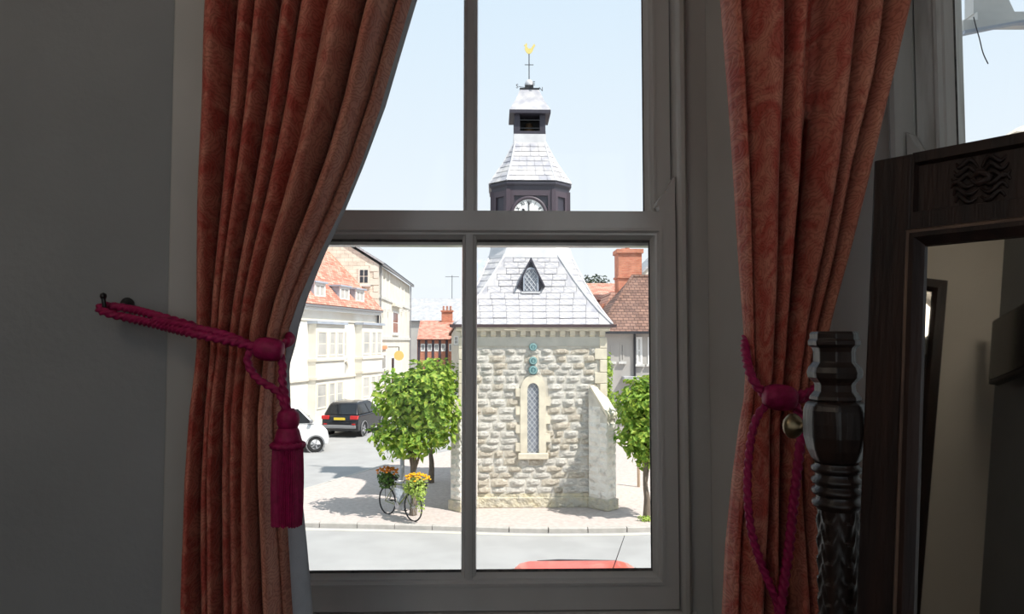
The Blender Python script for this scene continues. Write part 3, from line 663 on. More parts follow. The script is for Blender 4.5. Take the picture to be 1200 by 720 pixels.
# the dressing table it stands on (below the frame)
dt = empty('dressing_table', (stl.x, stl.y, 0), MA); tag(dt, 'dark oak dressing table under the carved mirror', 'table')
x0, x1, y0, y1 = -0.16, MW + 0.16, -0.30, 0.15
M().box(x0, x1, y0, y1, table_z - 0.025, table_z).build('table_top', 'oak_black', dt, bevel=0.004)
M().box(x0 + 0.04, x1 - 0.04, y0 + 0.04, y1 - 0.02, table_z - 0.16, table_z - 0.025).build('carcase', 'oak_black', dt)
for a, b in ((x0 + 0.05, (x0 + x1) / 2 - 0.01), ((x0 + x1) / 2 + 0.01, x1 - 0.05)):
    d = M().box(a, b, y0 + 0.028, y0 + 0.04, table_z - 0.15, table_z - 0.035).build('drawer', 'oak_black', dt, bevel=0.003)
    M().lathe([(0.005, 0), (0.005, -0.01), (0.012, -0.018), (0.0005, -0.024)], 14, c=((a + b) / 2, y0 + 0.028, table_z - 0.09), axis='y').build('knob', 'brass_old', d, smooth=True)
for a in (x0 + 0.065, x1 - 0.065):
    for b in (y0 + 0.065, y1 - 0.045):
        M().lathe([(0.018, 0), (0.024, 0.03), (0.014, 0.06), (0.022, 0.2), (0.026, table_z - 0.26), (0.018, table_z - 0.22), (0.024, table_z - 0.16)], 16, c=(a, b, 0)).build('leg', 'oak_black', dt, smooth=True)
# things in the room behind the camera that the dressing mirror shows
def framed_mirror(y0, y1, z0, z1):
    f = empty('wall_mirror', (LX, (y0 + y1) / 2, z0)); tag(f, 'tall dark framed mirror on the cream wall, seen in the dressing mirror', 'mirror')
    w = y1 - y0; h = z1 - z0
    mm = M()
    for a in (0,):
        mm.ring((-w / 2 + 0.07, w / 2 - 0.07, 0.07, h - 0.07), [(None, -0.002), (None, -0.045), (0.02, -0.05), (0.0, -0.03), (0.0, -0.002)], (-w / 2, w / 2, 0, h))
    fr_ = mm.build('frame', 'oak_polish', f); fr_.rotation_euler = (0, 0, R(90))
    g = M().box(-w / 2 + 0.06, w / 2 - 0.06, -0.02, -0.004, 0.06, h - 0.06).build('mirror_glass', 'old_mirror', f); g.rotation_euler = (0, 0, R(90))
    return f
def television(xc, z0, z1, w):
    t = empty('television', (xc, CLY, z0)); tag(t, 'black flat television on the dark wall, seen at the edge of the dressing mirror', 'television')
    h = z1 - z0
    M().box(-w / 2, w / 2, 0.05, 0.10, 0, h).build('case', 'iron_black', t, bevel=0.006)
    M().box(-w / 2 + 0.012, w / 2 - 0.012, 0.10, 0.104, 0.02, h - 0.012).build('screen', 'tv_black', t)
    M().box(-0.1, 0.1, 0.0, 0.05, h / 2 - 0.1, h / 2 + 0.1).build('wall_bracket', 'iron_black', t)

# ================================================================== OUTSIDE
IS = G + KERB                                # level of the raised pavement
road = M().box(-260, 260, -200, 420, G - 0.4, G).build('road', 'asphalt'); struct(road, 'pale grey asphalt road round the clock tower', 'road')
# raised pavement the tower stands on
front = [GP(px, py, IS) for px, py in ((230, 600), (300, 608.5), (360, 611.5), (450, 613.2), (540, 615.6), (620, 617.8), (700, 617.8), (765, 616.3), (850, 612), (950, 603))]
left = [GP(px, py, IS) for px, py in ((200, 590), (260, 592), (310, 586), (360, 573), (400, 561), (440, 549), (470, 541), (500, 534), (530, 528))]
front = catmull([(p.x, p.y, 0) for p in front], 6); left = catmull([(p.x, p.y, 0) for p in left], 6)
poly = [(p.x, p.y) for p in front] + [(16, 24), (16, 31), (3, 36)] + [(p.x, p.y) for p in left[::-1]]
pv = M().prism(poly, G - 0.05, IS, 'z').build('pavement', 'setts'); struct(pv, 'raised pinkish paved island under the clock tower', 'pavement')
def kerb_run(pts, parent, seg=0.92, w=0.13, side=1):
    L = 0; cum = [0]
    for a, b in zip(pts, pts[1:]): L += (b - a).length; cum.append(L)
    def at(s):
        for i in range(len(pts) - 1):
            if cum[i + 1] >= s:
                k = (s - cum[i]) / max(cum[i + 1] - cum[i], 1e-6); return pts[i].lerp(pts[i + 1], k)
        return pts[-1]
    s = 0.0
    while s + seg < L:
        a = at(s + 0.008); b = at(s + seg - 0.008); d = (b - a).normalized(); nrm = Vector((d.y, -d.x, 0)) * side
        dz = random.uniform(-0.004, 0.006); zt = IS + 0.006 + dz
        c = [a, b, b + nrm * w, a + nrm * w]
        mm = M(); ch = 0.02
        lo = [(p.x, p.y, G - 0.02) for p in c]; mi = [(p.x, p.y, zt - ch) for p in c]
        q = [a, b, b + nrm * (w - ch), a + nrm * (w - ch)]
        hi = [(p.x, p.y, zt) for p in q]; mi[0] = (a.x, a.y, zt); mi[1] = (b.x, b.y, zt)
        mm.add(lo + mi + hi[2:], [(0, 1, 5, 4), (1, 2, 6, 5), (2, 3, 7, 6), (3, 0, 4, 7), (4, 5, 8, 9), (5, 6, 8), (6, 7, 9, 8), (7, 4, 9), (3, 2, 1, 0)])
        mm.build('kerb_stone', 'kerb_stone', parent); s += seg
kb = empty('kerb', (0, 0, 0)); struct(kb, 'pale granite kerb edging the tower pavement', 'kerb')
kerb_run(front, kb, side=1); kerb_run(left, kb, side=-1)
def line_strip(name, pts, off, w, side):
    rows = []
    for i, p in enumerate(pts):
        d = (pts[min(i + 1, len(pts) - 1)] - pts[max(i - 1, 0)]).normalized(); n = Vector((d.y, -d.x, 0)) * side
        a = p + n * off; b = p + n * (off + w); rows.append([(a.x, a.y, G + 0.004), (b.x, b.y, G + 0.004)])
    return M().grid(rows).build(name, 'road_paint')
struct(line_strip('road_marking', front, 0.22, 0.16, 1), 'cream painted line along the kerb', 'road marking')

# ------------------------------------------------------------------ clock tower
TYF = 19.4; TH_ = 1.95; TYC = TYF + TH_; TXC = X(624.5, TYF)
tw = empty('clock_tower', (TXC, TYC, IS)); tag(tw, 'square stone clock tower with bell-cast slate roof, clock stage and weathervane', 'clock tower')
def tz(py, Y): return Z(py, Y, 620) - IS
ze = tz(383, TYF - 0.15)                      # eaves
wall = M().box(-TH_, TH_, -TH_, TH_, 0, ze).build('wall', 'rubble_mortar', tw)
lan = (0.0, tz(449, TYF), tz(531, TYF))        # lancet: centre x, head z, sill z
lw = 0.155
# rubble stones on the front face and, joined, on the two sides
def stone_mesh(seed, m):
    rnd = random.Random(seed); n = 4; rows = []
    for i in range(n):
        row = []
        for j in range(n):
            x = j / (n - 1) - 0.5; z = i / (n - 1) - 0.5
            e = 0.0 if (i in (0, n - 1) or j in (0, n - 1)) else -(0.55 + 0.45 * rnd.random())
            jx = 0 if 0 < j < n - 1 else (0.06 * rnd.random()) * (1 if j == 0 else -1)
            row.append((x + jx + 0.05 * (rnd.random() - .5), e, z * (1 - 0.12 * rnd.random())))
        rows.append(row)
    mm = M().grid(rows); o = mm.build('stone', m); me = o.data; bpy.data.objects.remove(o); return me
smeshes = [stone_mesh(s, 'rubble_stone' if s % 4 else 'rubble_stone_ochre') for s in range(9)]
z = 0.36; rn = random.Random(3)
xe = TH_ - 0.24
while z < ze - 0.72:
    h = rn.uniform(0.155, 0.225); x = -TH_ + 0.02
    while x < xe:
        w = rn.uniform(0.24, 0.54)
        if x + w > xe: w = xe - x
        if w < 0.1: break
        cx = x + w / 2; zc = z + h / 2
        # keep clear of the lancet surround and the plaques
        if lan[2] - 0.22 < zc < lan[1] + 0.26 and abs(cx) < 0.36 + w / 2:
            if cx < 0 and x < -0.37: w = -0.37 - x; cx = x + w / 2
            elif cx > 0 and x + w > 0.37: nx = max(x, 0.37); w = x + w - nx; x = nx; cx = x + w / 2
            else: x += w; continue
            if w < 0.08: x += w; continue
        o = bpy.data.objects.new('stone', rn.choice(smeshes)); COL.objects.link(o); o.parent = wall
        o.location = (cx, -TH_ - 0.002, zc); o.scale = (w * 0.99, rn.uniform(0.035, 0.085), h * rn.uniform(0.93, 1.04))
        x += w
    z += h
for side in (-1, 1):
    mm = M(); z = 0.4
    while z < ze - 0.4:
        h = rn.uniform(0.17, 0.25); y = -TH_ + 0.2
        while y < TH_ - 0.3:
            w = rn.uniform(0.25, 0.55); d = rn.uniform(0.02, 0.06)
            mm.add([(side * TH_, y, z), (side * TH_, y + w, z), (side * TH_, y + w, z + h), (side * TH_, y, z + h), (side * (TH_ + d), y + w * .3, z + h * .5), (side * (TH_ + d), y + w * .7, z + h * .5)],
                   [(0, 1, 5, 4), (1, 2, 5), (2, 3, 4, 5), (3, 0, 4)]); y += w
        z += h
    stuff(mm.build('side_stones', 'rubble_stone', wall))
# plinth, string band, corbel table
M().box(-TH_ - 0.08, TH_ + 0.08, -TH_ - 0.08, TH_ + 0.08, 0, 0.27).build('plinth', 'plinth_lichen', tw, bevel=0.02)
M().prism([(-TH_ - 0.08, 0.27), (-TH_, 0.36), (TH_, 0.36), (TH_ + 0.08, 0.27)], -TH_ - 0.02, TH_ + 0.02, 'y').build('plinth_slope', 'plinth_lichen', tw)
M().box(-TH_ - 0.02, TH_ + 0.02, -TH_ - 0.03, TH_ + 0.02, ze - 0.52, ze - 0.27).build('band_course', 'ashlar_band', tw)
M().box(-TH_ - 0.10, TH_ + 0.10, -TH_ - 0.12, TH_ + 0.10, ze - 0.12, ze).build('eaves_course', 'ashlar', tw)
cb = None
for i in range(15):
    x = -TH_ + 0.10 + i * (2 * TH_ - 0.2) / 14
    mm = M().prism([(-0.085, 0.0), (0.085, 0.0), (0.085, 0.15), (-0.085, 0.15)], 0, 1, 'y')
    if cb is None:
        cb = M().add([(-0.07, 0, 0), (0.07, 0, 0), (0.07, 0, 0.17), (-0.07, 0, 0.17), (-0.07, -0.09, 0.06), (0.07, -0.09, 0.06), (0.07, -0.09, 0.17), (-0.07, -0.09, 0.17)], [(0, 1, 5, 4), (4, 5, 6, 7), (1, 2, 6, 5), (0, 4, 7, 3), (3, 7, 6, 2)]).build('corbel', 'ashlar', tw, loc=(x, -TH_ - 0.005, ze - 0.285))
    else: copy(cb, tw, (x, -TH_ - 0.005, ze - 0.285))
# quoins
qz = 0.36; k = 0
while qz < ze - 0.30:
    h = 0.30 if k % 2 else 0.34
    for sx in (-1, 1):
        w = 0.16 if (k + (sx > 0)) % 2 else 0.30
        a, b = sorted((sx * (TH_ + 0.03), sx * (TH_ - w)))
        M().box(a, b, -TH_ - 0.05, -TH_ + (0.3 if w < 0.2 else 0.16), qz + 0.006, min(qz + h, ze - 0.29) - 0.006).build('quoin', 'ashlar', wall, bevel=0.01)
    qz += h; k += 1
# diagonal buttresses at the two front corners
for sx in (-1, 1):
    b = empty('buttress', (sx * 1.606, -1.896, 0), R(-45) if sx > 0 else R(-135), tw)   # local x points outward
    L = 0.60; w = 0.19; zt = tz(455, TYF - 0.2); zs = tz(490, TYF - 0.5)
    M().prism([(0, 0.2), (L, 0.2), (L, zs), (L * 0.86, zs + 0.08), (0.1, zt), (0, zt)], -w, w, 'y').build('buttress_shaft', 'rubble_mortar', b)
    M().prism([(L + 0.05, zs - 0.03), (L + 0.05, zs + 0.07), (0.08, zt + 0.06), (0.08, zt - 0.04)], -w - 0.03, w + 0.03, 'y').build('buttress_coping', 'ashlar', b)
    M().box(0, L + 0.05, -w - 0.05, w + 0.05, 0, 0.27).build('buttress_plinth', 'plinth_lichen', b, bevel=0.02)
    mm = M(); zz = 0.3
    while zz < zt - 0.15:
        h = rn.uniform(0.17, 0.24)
        for face in (-1, 1):
            x = 0.0
            while x < L - 0.03:
                ww = min(rn.uniform(0.22, 0.4), L - x); d = rn.uniform(0.02, 0.05)
                if zz + h < zs + (L - x - ww) * (zt - zs) / L:
                    mm.add([(x, face * w, zz), (x + ww, face * w, zz), (x + ww, face * w, zz + h), (x, face * w, zz + h), (x + ww * .3, face * (w + d), zz + h * .5), (x + ww * .7, face * (w + d), zz + h * .5)], [(0, 1, 5, 4), (1, 2, 5), (2, 3, 4, 5), (3, 0, 4)])
                x += ww
        y = -w
        while y < w - 0.02 and zz + h < zs:
            ww = min(rn.uniform(0.18, 0.3), w - y); d = rn.uniform(0.02, 0.05)
            mm.add([(L, y, zz), (L, y + ww, zz), (L, y + ww, zz + h), (L, y, zz + h), (L + d, y + ww * .3, zz + h * .5), (L + d, y + ww * .7, zz + h * .5)], [(0, 1, 5, 4), (1, 2, 5), (2, 3, 4, 5), (3, 0, 4)]); y += ww
        zz += h
    stuff(mm.build('buttress_stones', 'rubble_stone', b))
# lancet window with dressed surround and diamond lattice
lt = empty('lancet_window', (0, -TH_, 0), 0, tw)
def arch(w, zs, zh, n=10):                    # round-pointed head
    pts = [(-w, zs), (w, zs)]
    for i in range(n + 1):
        a = math.pi * i / n; pts.append((w * math.cos(a), zh - w * 1.25 + w * 1.25 * math.sin(a)))
    return pts
def arch_ring(mm, wi, wo, zs, zh, y0, y1, n=10):
    a = arch(wi, zs, zh, n)[1:] + [(-wi, zs)]; b = arch(wo, zs, zh + (wo - wi) * 1.15, n)[1:] + [(-wo, zs)]
    rings = [[(p[0], y0, p[1]) for p in b], [(p[0], y0, p[1]) for p in a], [(p[0], y1, p[1]) for p in a]]
    m_ = len(a); vs = [p for r in rings for p in r]
    mm.add(vs, [(r * m_ + i, r * m_ + i + 1, (r + 1) * m_ + i + 1, (r + 1) * m_ + i) for r in range(2) for i in range(m_ - 1)])
    vs2 = [(p[0], y0, p[1]) for p in b] + [(p[0], 0.0, p[1]) for p in b]
    mm.add(vs2, [(i, i + 1, m_ + i + 1, m_ + i) for i in range(m_ - 1)])
am = M(); arch_ring(am, lw, 0.34, lan[2], lan[1], -0.07, 0.10); am.build('stone_surround', 'ashlar', lt)
# long-and-short jamb stones standing out from the surround
for i in range(7):
    zz = lan[2] + 0.05 + i * 0.24
    for sx in (-1, 1):
        if (i + (sx > 0)) % 2: continue
        a, b = sorted((sx * 0.30, sx * 0.46)); M().box(a, b, -0.06, 0.01, zz, zz + 0.22).build('jamb_stone', 'ashlar', lt)
M().box(-0.40, 0.40, -0.12, 0.02, lan[2] - 0.16, lan[2]).build('stone_sill', 'ashlar', lt, bevel=0.02)
gl = M().prism(arch(lw, lan[2], lan[1]), -0.012, -0.010, 'y').build('leaded_glass', 'lattice_glass', lt)
def in_arch(x, z, w, zs, zh):
    if abs(x) > w or z < zs: return False
    zc = zh - 1.25 * w
    return z < zc or (x / w) ** 2 + ((z - zc) / (1.25 * w)) ** 2 < 1
def lattice(parent, test, x0, x1, z0, z1, y, step, r=0.006, shear=1.25):
    mm = M()
    for sg in (-1, 1):
        c = -6.0
        while c < 6.0:
            run = None; pts = []
            n = 60
            for i in range(n + 1):
                x = x0 + (x1 - x0) * i / n; z = z0 + c + sg * shear * (x - x0)
                if test(x, z): pts.append((x, z))
            if len(pts) > 2: mm.cyl((pts[0][0], y, pts[0][1]), (pts[-1][0], y, pts[-1][1]), r, n=4)
            c += step
    return mm.build('lead_lattice', 'lead_came', parent)
stuff(lattice(gl, lambda x, z: in_arch(x, z, lw, lan[2], lan[1]), -lw, lw, lan[2], lan[1], -0.018, 0.16, 0.007))
# three round plaques above the lancet
for py, rr in ((407, 0.105), (423, 0.11), (434, 0.12)):
    pq = empty('plaque', (0.0, -TH_ - 0.07, tz(py, TYF)), 0, tw)
    M().lathe([(0.0005, -0.02), (rr, -0.02), (rr, 0.02), (rr * 0.85, 0.03), (0.0005, 0.03)], 20, axis='y').build('disc', 'teal_plaque', pq, smooth=True); pq.children[0].scale = (1, -1, 1)
    M().tube([(rr * 0.72 * math.cos(a), -0.032, rr * 0.72 * math.sin(a)) for a in [i * math.pi / 9 for i in range(18)]], 0.010, 6, closed=True).build('rim_relief', 'teal_relief', pq)
    M().cyl((0, -0.033, -rr * 0.4), (0, -0.033, rr * 0.4), 0.012, n=6).build('figure_relief', 'teal_relief', pq)

# lower roof: square at the eaves, chamfered to an octagon at the top, concave
r0 = TH_ + 0.16; dt_, ht_ = 1.17, 0.74
zr1 = tz(300, TYC - dt_)
CT = [(0, 0), (0.2, 0.255), (0.4, 0.475), (0.64, 0.70), (1.0, 1.0)]
def rsec(t):
    c = interp(CT, t)[0]; return r0 + (dt_ - r0) * c, r0 + (ht_ - r0) * c     # d, h
def octo(d, h, z): return [(-h, -d, z), (h, -d, z), (d, -h, z), (d, h, z), (h, d, z), (-h, d, z), (-d, h, z), (-d, -h, z)]
def zt_(t): return ze + 0.05 + (zr1 - ze - 0.05) * t
NT = 11
rf = M().loft([octo(*rsec(i / 22), zt_(i / 22)) for i in range(23)]).build('lower_roof', 'slate_joint', tw)
sm = M().add([(-.5, 0, 0), (.5, 0, 0), (.5, 0, 1), (-.5, 0, 1), (-.5, -1, 0), (.5, -1, 0)], [(4, 5, 2, 3), (0, 1, 5, 4), (1, 2, 5), (0, 4, 3)])
so = sm.build('slate', 'slate_pale', rf); first = True
rn = random.Random(11)
dz_, hz_ = tz(331, TYF + 0.55), tz(343, TYF + 0.5)
for i in range(NT):
    t0, t1 = i / NT, (i + 1) / NT
    d0, h0 = rsec(t0); d1, h1 = rsec(t1); z0, z1 = zt_(t0), zt_(t1)
    n = max(3, round(2 * h0 / 0.36)); off = (i % 2) * 0.5
    xs = sorted(set([-h0] + [(-h0 + (j + off) * 2 * h0 / n) for j in range(n + 1) if -h0 + 0.07 < -h0 + (j + off) * 2 * h0 / n < h0 - 0.07] + [h0]))
    ang = math.atan2(d0 - d1, z1 - z0)
    for a, b in zip(xs, xs[1:]):
        fa = h1 / h0 if a == -h0 else 1.0
        # end slates follow the hip line
        if a == -h0 or b == h0:
            s0, s1 = (-h1, b) if a == -h0 else (a, h1)
            mm = M().add([(a + .006, -d0 - 0.012, z0), (b - .006, -d0 - 0.012, z0), (max(s1, s0 + 0.02) - .006, -d1 - 0.004, z1 + 0.02), (s0 + .006, -d1 - 0.004, z1 + 0.02), (a + .006, -d0 + 0.01, z0), (b - .006, -d0 + 0.01, z0)], [(0, 1, 2, 3), (4, 5, 1, 0)])
            mm.build('slate', 'slate_pale', rf); continue
        L = math.hypot(d0 - d1, z1 - z0)
        loc = ((a + b) / 2, -d0 - 0.002, z0 + rn.uniform(-0.006, 0.006)); scl = (b - a - 0.012, rn.uniform(0.010, 0.022), L * 1.04)
        rot = (-ang, 0, rn.uniform(-0.01, 0.01))
        if first: so.location = loc; so.scale = scl; so.rotation_euler = rot; first = False
        else: copy(so, rf, loc, rot, scl)
# slate courses of the other faces
mm = M()
for i in range(NT):
    for (ia, ib) in ((1, 2), (2, 3), (4, 5), (6, 7), (7, 0), (3, 4), (5, 6)):
        A0 = octo(*[v + 0.012 for v in rsec(i / NT)], zt_(i / NT)); A1 = octo(*[v + 0.002 for v in rsec((i + 1) / NT)], zt_((i + 1) / NT))
        mm.add([A0[ia], A0[ib], A1[ib], A1[ia]], [(0, 1, 2, 3)])
stuff(mm.build('side_slates', 'slate_pale', rf))
for k in (0, 1, 2, 7):                        # lead rolls on the visible hips
    M().tube([octo(*rsec(i / 16), zt_(i / 16) + 0.02)[k] for i in range(17)], 0.035, 6).build('hip_roll', 'lead_pale', rf, smooth='all')
M().ring((-r0, r0, -r0, r0), [(0.0, ze - 0.02), (0.09, ze - 0.02), (0.11, ze + 0.06), (0.085, ze + 0.06), (0.07, ze + 0.01), (0.0, ze + 0.01)], None).build('gutter', 'gutter_brown', tw)
g_ = tw.children[-1] if tw.children[-1].name.startswith('gutter') else [c for c in tw.children if c.name.startswith('gutter')][0]
g_.data.transform(Matrix(((1, 0, 0, 0), (0, 0, 1, 0), (0, 1, 0, 0), (0, 0, 0, 1))))
# lucarne in the front slope
dm = empty('lucarne', (X(622, TYF + 0.4) - TXC, 0, 0), 0, tw)
Yd = TYF + 0.33; yl = Yd - TYC
za, zb = tz(304, Yd), tz(344, Yd); zw = tz(334, Yd)
hw = 0.33
kite = [(0, za), (hw, zw), (hw * 0.62, zb), (-hw * 0.62, zb), (-hw, zw)]
M().prism(kite, yl, yl + 0.75, 'y').build('lucarne_body', 'timber_dark', dm)
for sg in (-1, 1):
    M().prism([(0, za + 0.05), (sg * (hw + 0.06), zw - 0.05), (sg * (hw + 0.03), zw - 0.09), (0, za - 0.06)], yl - 0.09, yl + 0.75, 'y').build('barge_roof', 'timber_dark', dm)
wa = arch(0.17, zb + 0.06, zw + 0.43, 8)
M().prism(wa, yl - 0.012, yl + 0.01, 'y').build('leaded_glass', 'lattice_glass', dm)
am = M(); arch_ring(am, 0.17, 0.21, zb + 0.06, zw + 0.43, -0.05, 0.0); o = am.build('window_frame', 'lead_blue', dm); o.location = (0, yl, 0)
o = lattice(dm, lambda x, z: in_arch(x, z, 0.17, zb + 0.06, zw + 0.43), -0.17, 0.17, zb, za, yl - 0.02, 0.15, 0.009); stuff(o)
M().box(-0.26, 0.26, yl - 0.05, yl + 0.2, zb, zb + 0.05).build('lead_apron', 'lead_pale', dm)

# lead skirt and clock stage
d2, h2 = 1.09, 0.64
zc0, zc1 = tz(288, TYC - d2), tz(217, TYC - d2)
M().loft([octo(dt_ + 0.04, ht_ + 0.03, zr1 - 0.05), octo(dt_ + 0.02, ht_ + 0.02, zr1 + 0.04), octo(d2 + 0.05, h2 + 0.03, zc0 - 0.02), octo(d2 + 0.05, h2 + 0.03, zc0 + 0.06)]).build('lead_skirt', 'lead_pale', tw)
cs = M().loft([octo(d2 - 0.03, h2 - 0.012, zc0), octo(d2 - 0.03, h2 - 0.012, zc1)]).build('clock_stage', 'timber_dark', tw)
oc = octo(d2, h2, 0)
for x, y, _ in oc:                            # corner posts
    M().box(x - 0.06, x + 0.06, y - 0.06, y + 0.06, zc0, zc1 - 0.12).build('corner_post', 'timber_mauve', cs)
for ia in (0, 1, 7):                          # framed panels on the visible faces
    p, q = Vector(oc[ia]), Vector(oc[(ia + 1) % 8]); d = (q - p).normalized(); n = Vector((d.y, -d.x, 0)); L = (q - p).length
    e = empty('panel_frame', (p.x, p.y, 0), math.atan2(d.y, d.x), cs)
    M().ring((0.16, L - 0.16, zc0 + 0.2, zc1 - 0.30), [(None, 0.06), (None, -0.02), (0.0, -0.02), (0.0, 0.06)], (0.05, L - 0.05, zc0 + 0.05, zc1 - 0.14)).build('panel_moulding', 'timber_mauve', e)
M().loft([octo(d2 + 0.02, h2 + 0.01, zc1 - 0.14), octo(d2 + 0.03, h2 + 0.02, zc1 - 0.04), octo(d2 + 0.09, h2 + 0.05, zc1 + 0.02), octo(d2 + 0.09, h2 + 0.05, zc1 + 0.09)]).build('cornice', 'timber_dark', tw)
Yk = TYC - d2 - 0.08
ck = empty('clock', (X(620, Yk) - TXC, -d2 - 0.03, tz(251.5, Yk)), 0, tw)
rk = 0.44
M().lathe([(0.0005, -0.02), (rk, -0.02), (rk, 0.03), (0.0005, 0.03)], 48, axis='y').build('dial', 'clock_white', ck); ck.children[0].scale = (1, -1, 1)
M().tube([((rk + 0.04) * math.cos(a), -0.03, (rk + 0.04) * math.sin(a)) for a in [i * math.pi / 24 for i in range(48)]], 0.05, 8, closed=True).build('dial_rim', 'timber_mauve', ck, smooth='all')
nums = ['XII', 'I', 'II', 'III', 'IIII', 'V', 'VI', 'VII', 'VIII', 'IX', 'X', 'XI']
for i, t in enumerate(nums):
    a = R(30 * i)
    Mx = Matrix.Translation((rk * 0.80 * math.sin(a), -0.036, rk * 0.80 * math.cos(a))) @ Matrix.Rotation(a, 4, 'Y') @ Matrix.Rotation(R(90), 4, 'X') @ Matrix.Diagonal((0.8, 1.0, 1.0, 1.0))
    text_mesh(t, 0.15, 0.004, 'numeral', 'black_paint', ck, Mx)
def hand(L, w, a):
    o = M().prism([(-w, -0.08), (w, -0.08), (w * 0.8, L * 0.7), (w * 1.8, L * 0.76), (0, L), (-w * 1.8, L * 0.76), (-w * 0.8, L * 0.7)], -0.052, -0.044, 'y').build('clock_hand', 'black_paint', ck); o.rotation_euler = (0, R(a), 0)
hand(0.38, 0.014, 0); hand(0.26, 0.024, -50)
# middle roof
zm0, zm1 = tz(212, TYC - d2), tz(166, TYC - 0.47)
ms = []
for i in range(9):
    t = i / 8; c = interp([(0, 0), (0.5, 0.56), (1, 1)], t)[0]
    ms.append(octo(d2 + 0.09 + (0.45 - d2 - 0.09) * c, h2 + 0.05 + (0.43 - h2 - 0.05) * c, zm0 + (zm1 - zm0) * t))
mr = M().loft(ms).build('middle_roof', 'slate_pale', tw)
mm = M(); rn = random.Random(5)
for i in range(8):
    a0, a1 = ms[i], ms[i + 1]
    for ia in range(8):
        p0, p1, q0, q1 = [Vector(v) for v in (a0[ia], a0[(ia + 1) % 8], a1[ia], a1[(ia + 1) % 8])]
        n = max(1, round((p1 - p0).length / 0.24))
        dd = (p1 - p0).normalized(); nn = Vector((dd.y, -dd.x, 0)) * 0.022
        for j in range(n):
            ua, ub = (j + 0.04) / n, (j + 0.96) / n
            mm.add([p0.lerp(p1, ua) + nn, p0.lerp(p1, ub) + nn, q0.lerp(q1, ub) + nn * 0.3, q0.lerp(q1, ua) + nn * 0.3, p0.lerp(p1, ua), p0.lerp(p1, ub)], [(0, 1, 2, 3), (4, 5, 1, 0)])
stuff(mm.build('small_slates', 'slate_pale', mr))
for k in (0, 1, 2, 7): M().tube([s[k] for s in ms], 0.028, 6).build('hip_roll', 'lead_pale', mr)
# open lantern
z3a, z3b, z3c = tz(167, TYC - 0.47), tz(157, TYC - 0.47), tz(130, TYC - 0.47)
M().box(-0.47, 0.47, -0.47, 0.47, z3a, z3b).build('lead_collar', 'lead_pale', tw)
ln = empty('belfry', (0, 0, 0), 0, tw)
for sx in (-1, 1):
    for sy in (-1, 1): M().box(*sorted((sx * 0.455, sx * 0.29)), *sorted((sy * 0.455, sy * 0.29)), z3b, z3c).build('corner_post', 'timber_dark', ln)
for za_, zb_ in ((z3b, z3b + 0.09), (z3c - 0.10, z3c)):
    M().ring((-0.29, 0.29, -0.29, 0.29), [(0, za_), (0.17, za_), (0.17, zb_), (0, zb_)], None).build('frame_rail', 'timber_dark', ln)
    o = [c for c in ln.children if c.name.startswith('frame_rail')][-1]
    o.data.transform(Matrix(((1, 0, 0, 0), (0, 0, 1, 0), (0, 1, 0, 0), (0, 0, 0, 1))))
for k in range(2):
    M().box(-0.30, 0.30, -0.42, -0.39, z3b + 0.17 + k * 0.24, z3b + 0.20 + k * 0.24).build('guard_bar', 'black_paint', ln)
M().box(-0.40, 0.40, 0.30, 0.34, z3b, z3c).build('rear_louvre', 'black_paint', ln)
M().box(0.36, 0.40, -0.40, 0.34, z3b, z3c).build('rear_louvre', 'black_paint', ln); M().box(-0.40, -0.36, -0.40, 0.34, z3b, z3c).build('rear_louvre', 'black_paint', ln)
M().lathe([(0.22, z3b + 0.10), (0.19, z3b + 0.18), (0.13, z3b + 0.30), (0.10, z3b + 0.42), (0.0005, z3b + 0.48)], 20).build('bell', 'bell_bronze', ln, smooth=True)
# cap roof, cap block and vane
z4a, z4b = tz(129, TYC - 0.55), tz(105, TYC - 0.28)
M().box(-0.60, 0.60, -0.60, 0.60, z4a - 0.10, z4a).build('eaves_board', 'timber_dark', tw)
def sq(r, z): return [(-r, -r, z), (r, -r, z), (r, r, z), (-r, r, z)]
cr_ = M().loft([sq(0.60 + (0.28 - 0.60) * interp([(0, 0), (0.5, 0.58), (1, 1)], i / 6)[0], z4a + (z4b - z4a) * i / 6) for i in range(7)]).build('cap_roof', 'slate_pale', tw)
z5 = tz(99.5, TYC - 0.12)
M().box(-0.29, 0.29, -0.29, 0.29, z4b, z4b + 0.05).build('cap_flange', 'black_paint', tw)
M().box(-0.125, 0.125, -0.125, 0.125, z4b + 0.05, z5).build('cap_block', 'black_paint', tw)
M().lathe([(0.13, z5), (0.14, z5 + 0.05), (0.10, z5 + 0.15), (0.03, z5 + 0.20), (0.0005, z5 + 0.21)], 16).build('cap_dome', 'lead_pale', tw, smooth=True)
va = empty('weathervane', (0, 0, 0), 0, tw)
zv = tz(62, TYC); za_ = tz(76, TYC)
M().cyl((0, 0, z5 + 0.2), (0, 0, zv), 0.014, n=8).build('rod', 'black_paint', va)
M().cyl((-0.13, 0, za_), (0.13, 0, za_), 0.011, n=6).build('cross_bar', 'black_paint', va)
M().cyl((0, -0.13, za_), (0, 0.13, za_), 0.011, n=6).build('cross_bar', 'black_paint', va)
zl = tz(103, TYC)
for t, dx, dy in (('N', 0.36, 0.12), ('S', -0.36, -0.12), ('E', 0.12, -0.36), ('W', -0.12, 0.36)):
    M().cyl((0, 0, zl), (dx * 0.86, dy * 0.86, zl), 0.008, n=5).build('letter_arm', 'black_paint', va)
    text_mesh(t, 0.17, 0.006, 'letter', 'black_paint', va, Matrix.Translation((dx, dy, zl)) @ Matrix.Rotation(R(90), 4, 'X'))
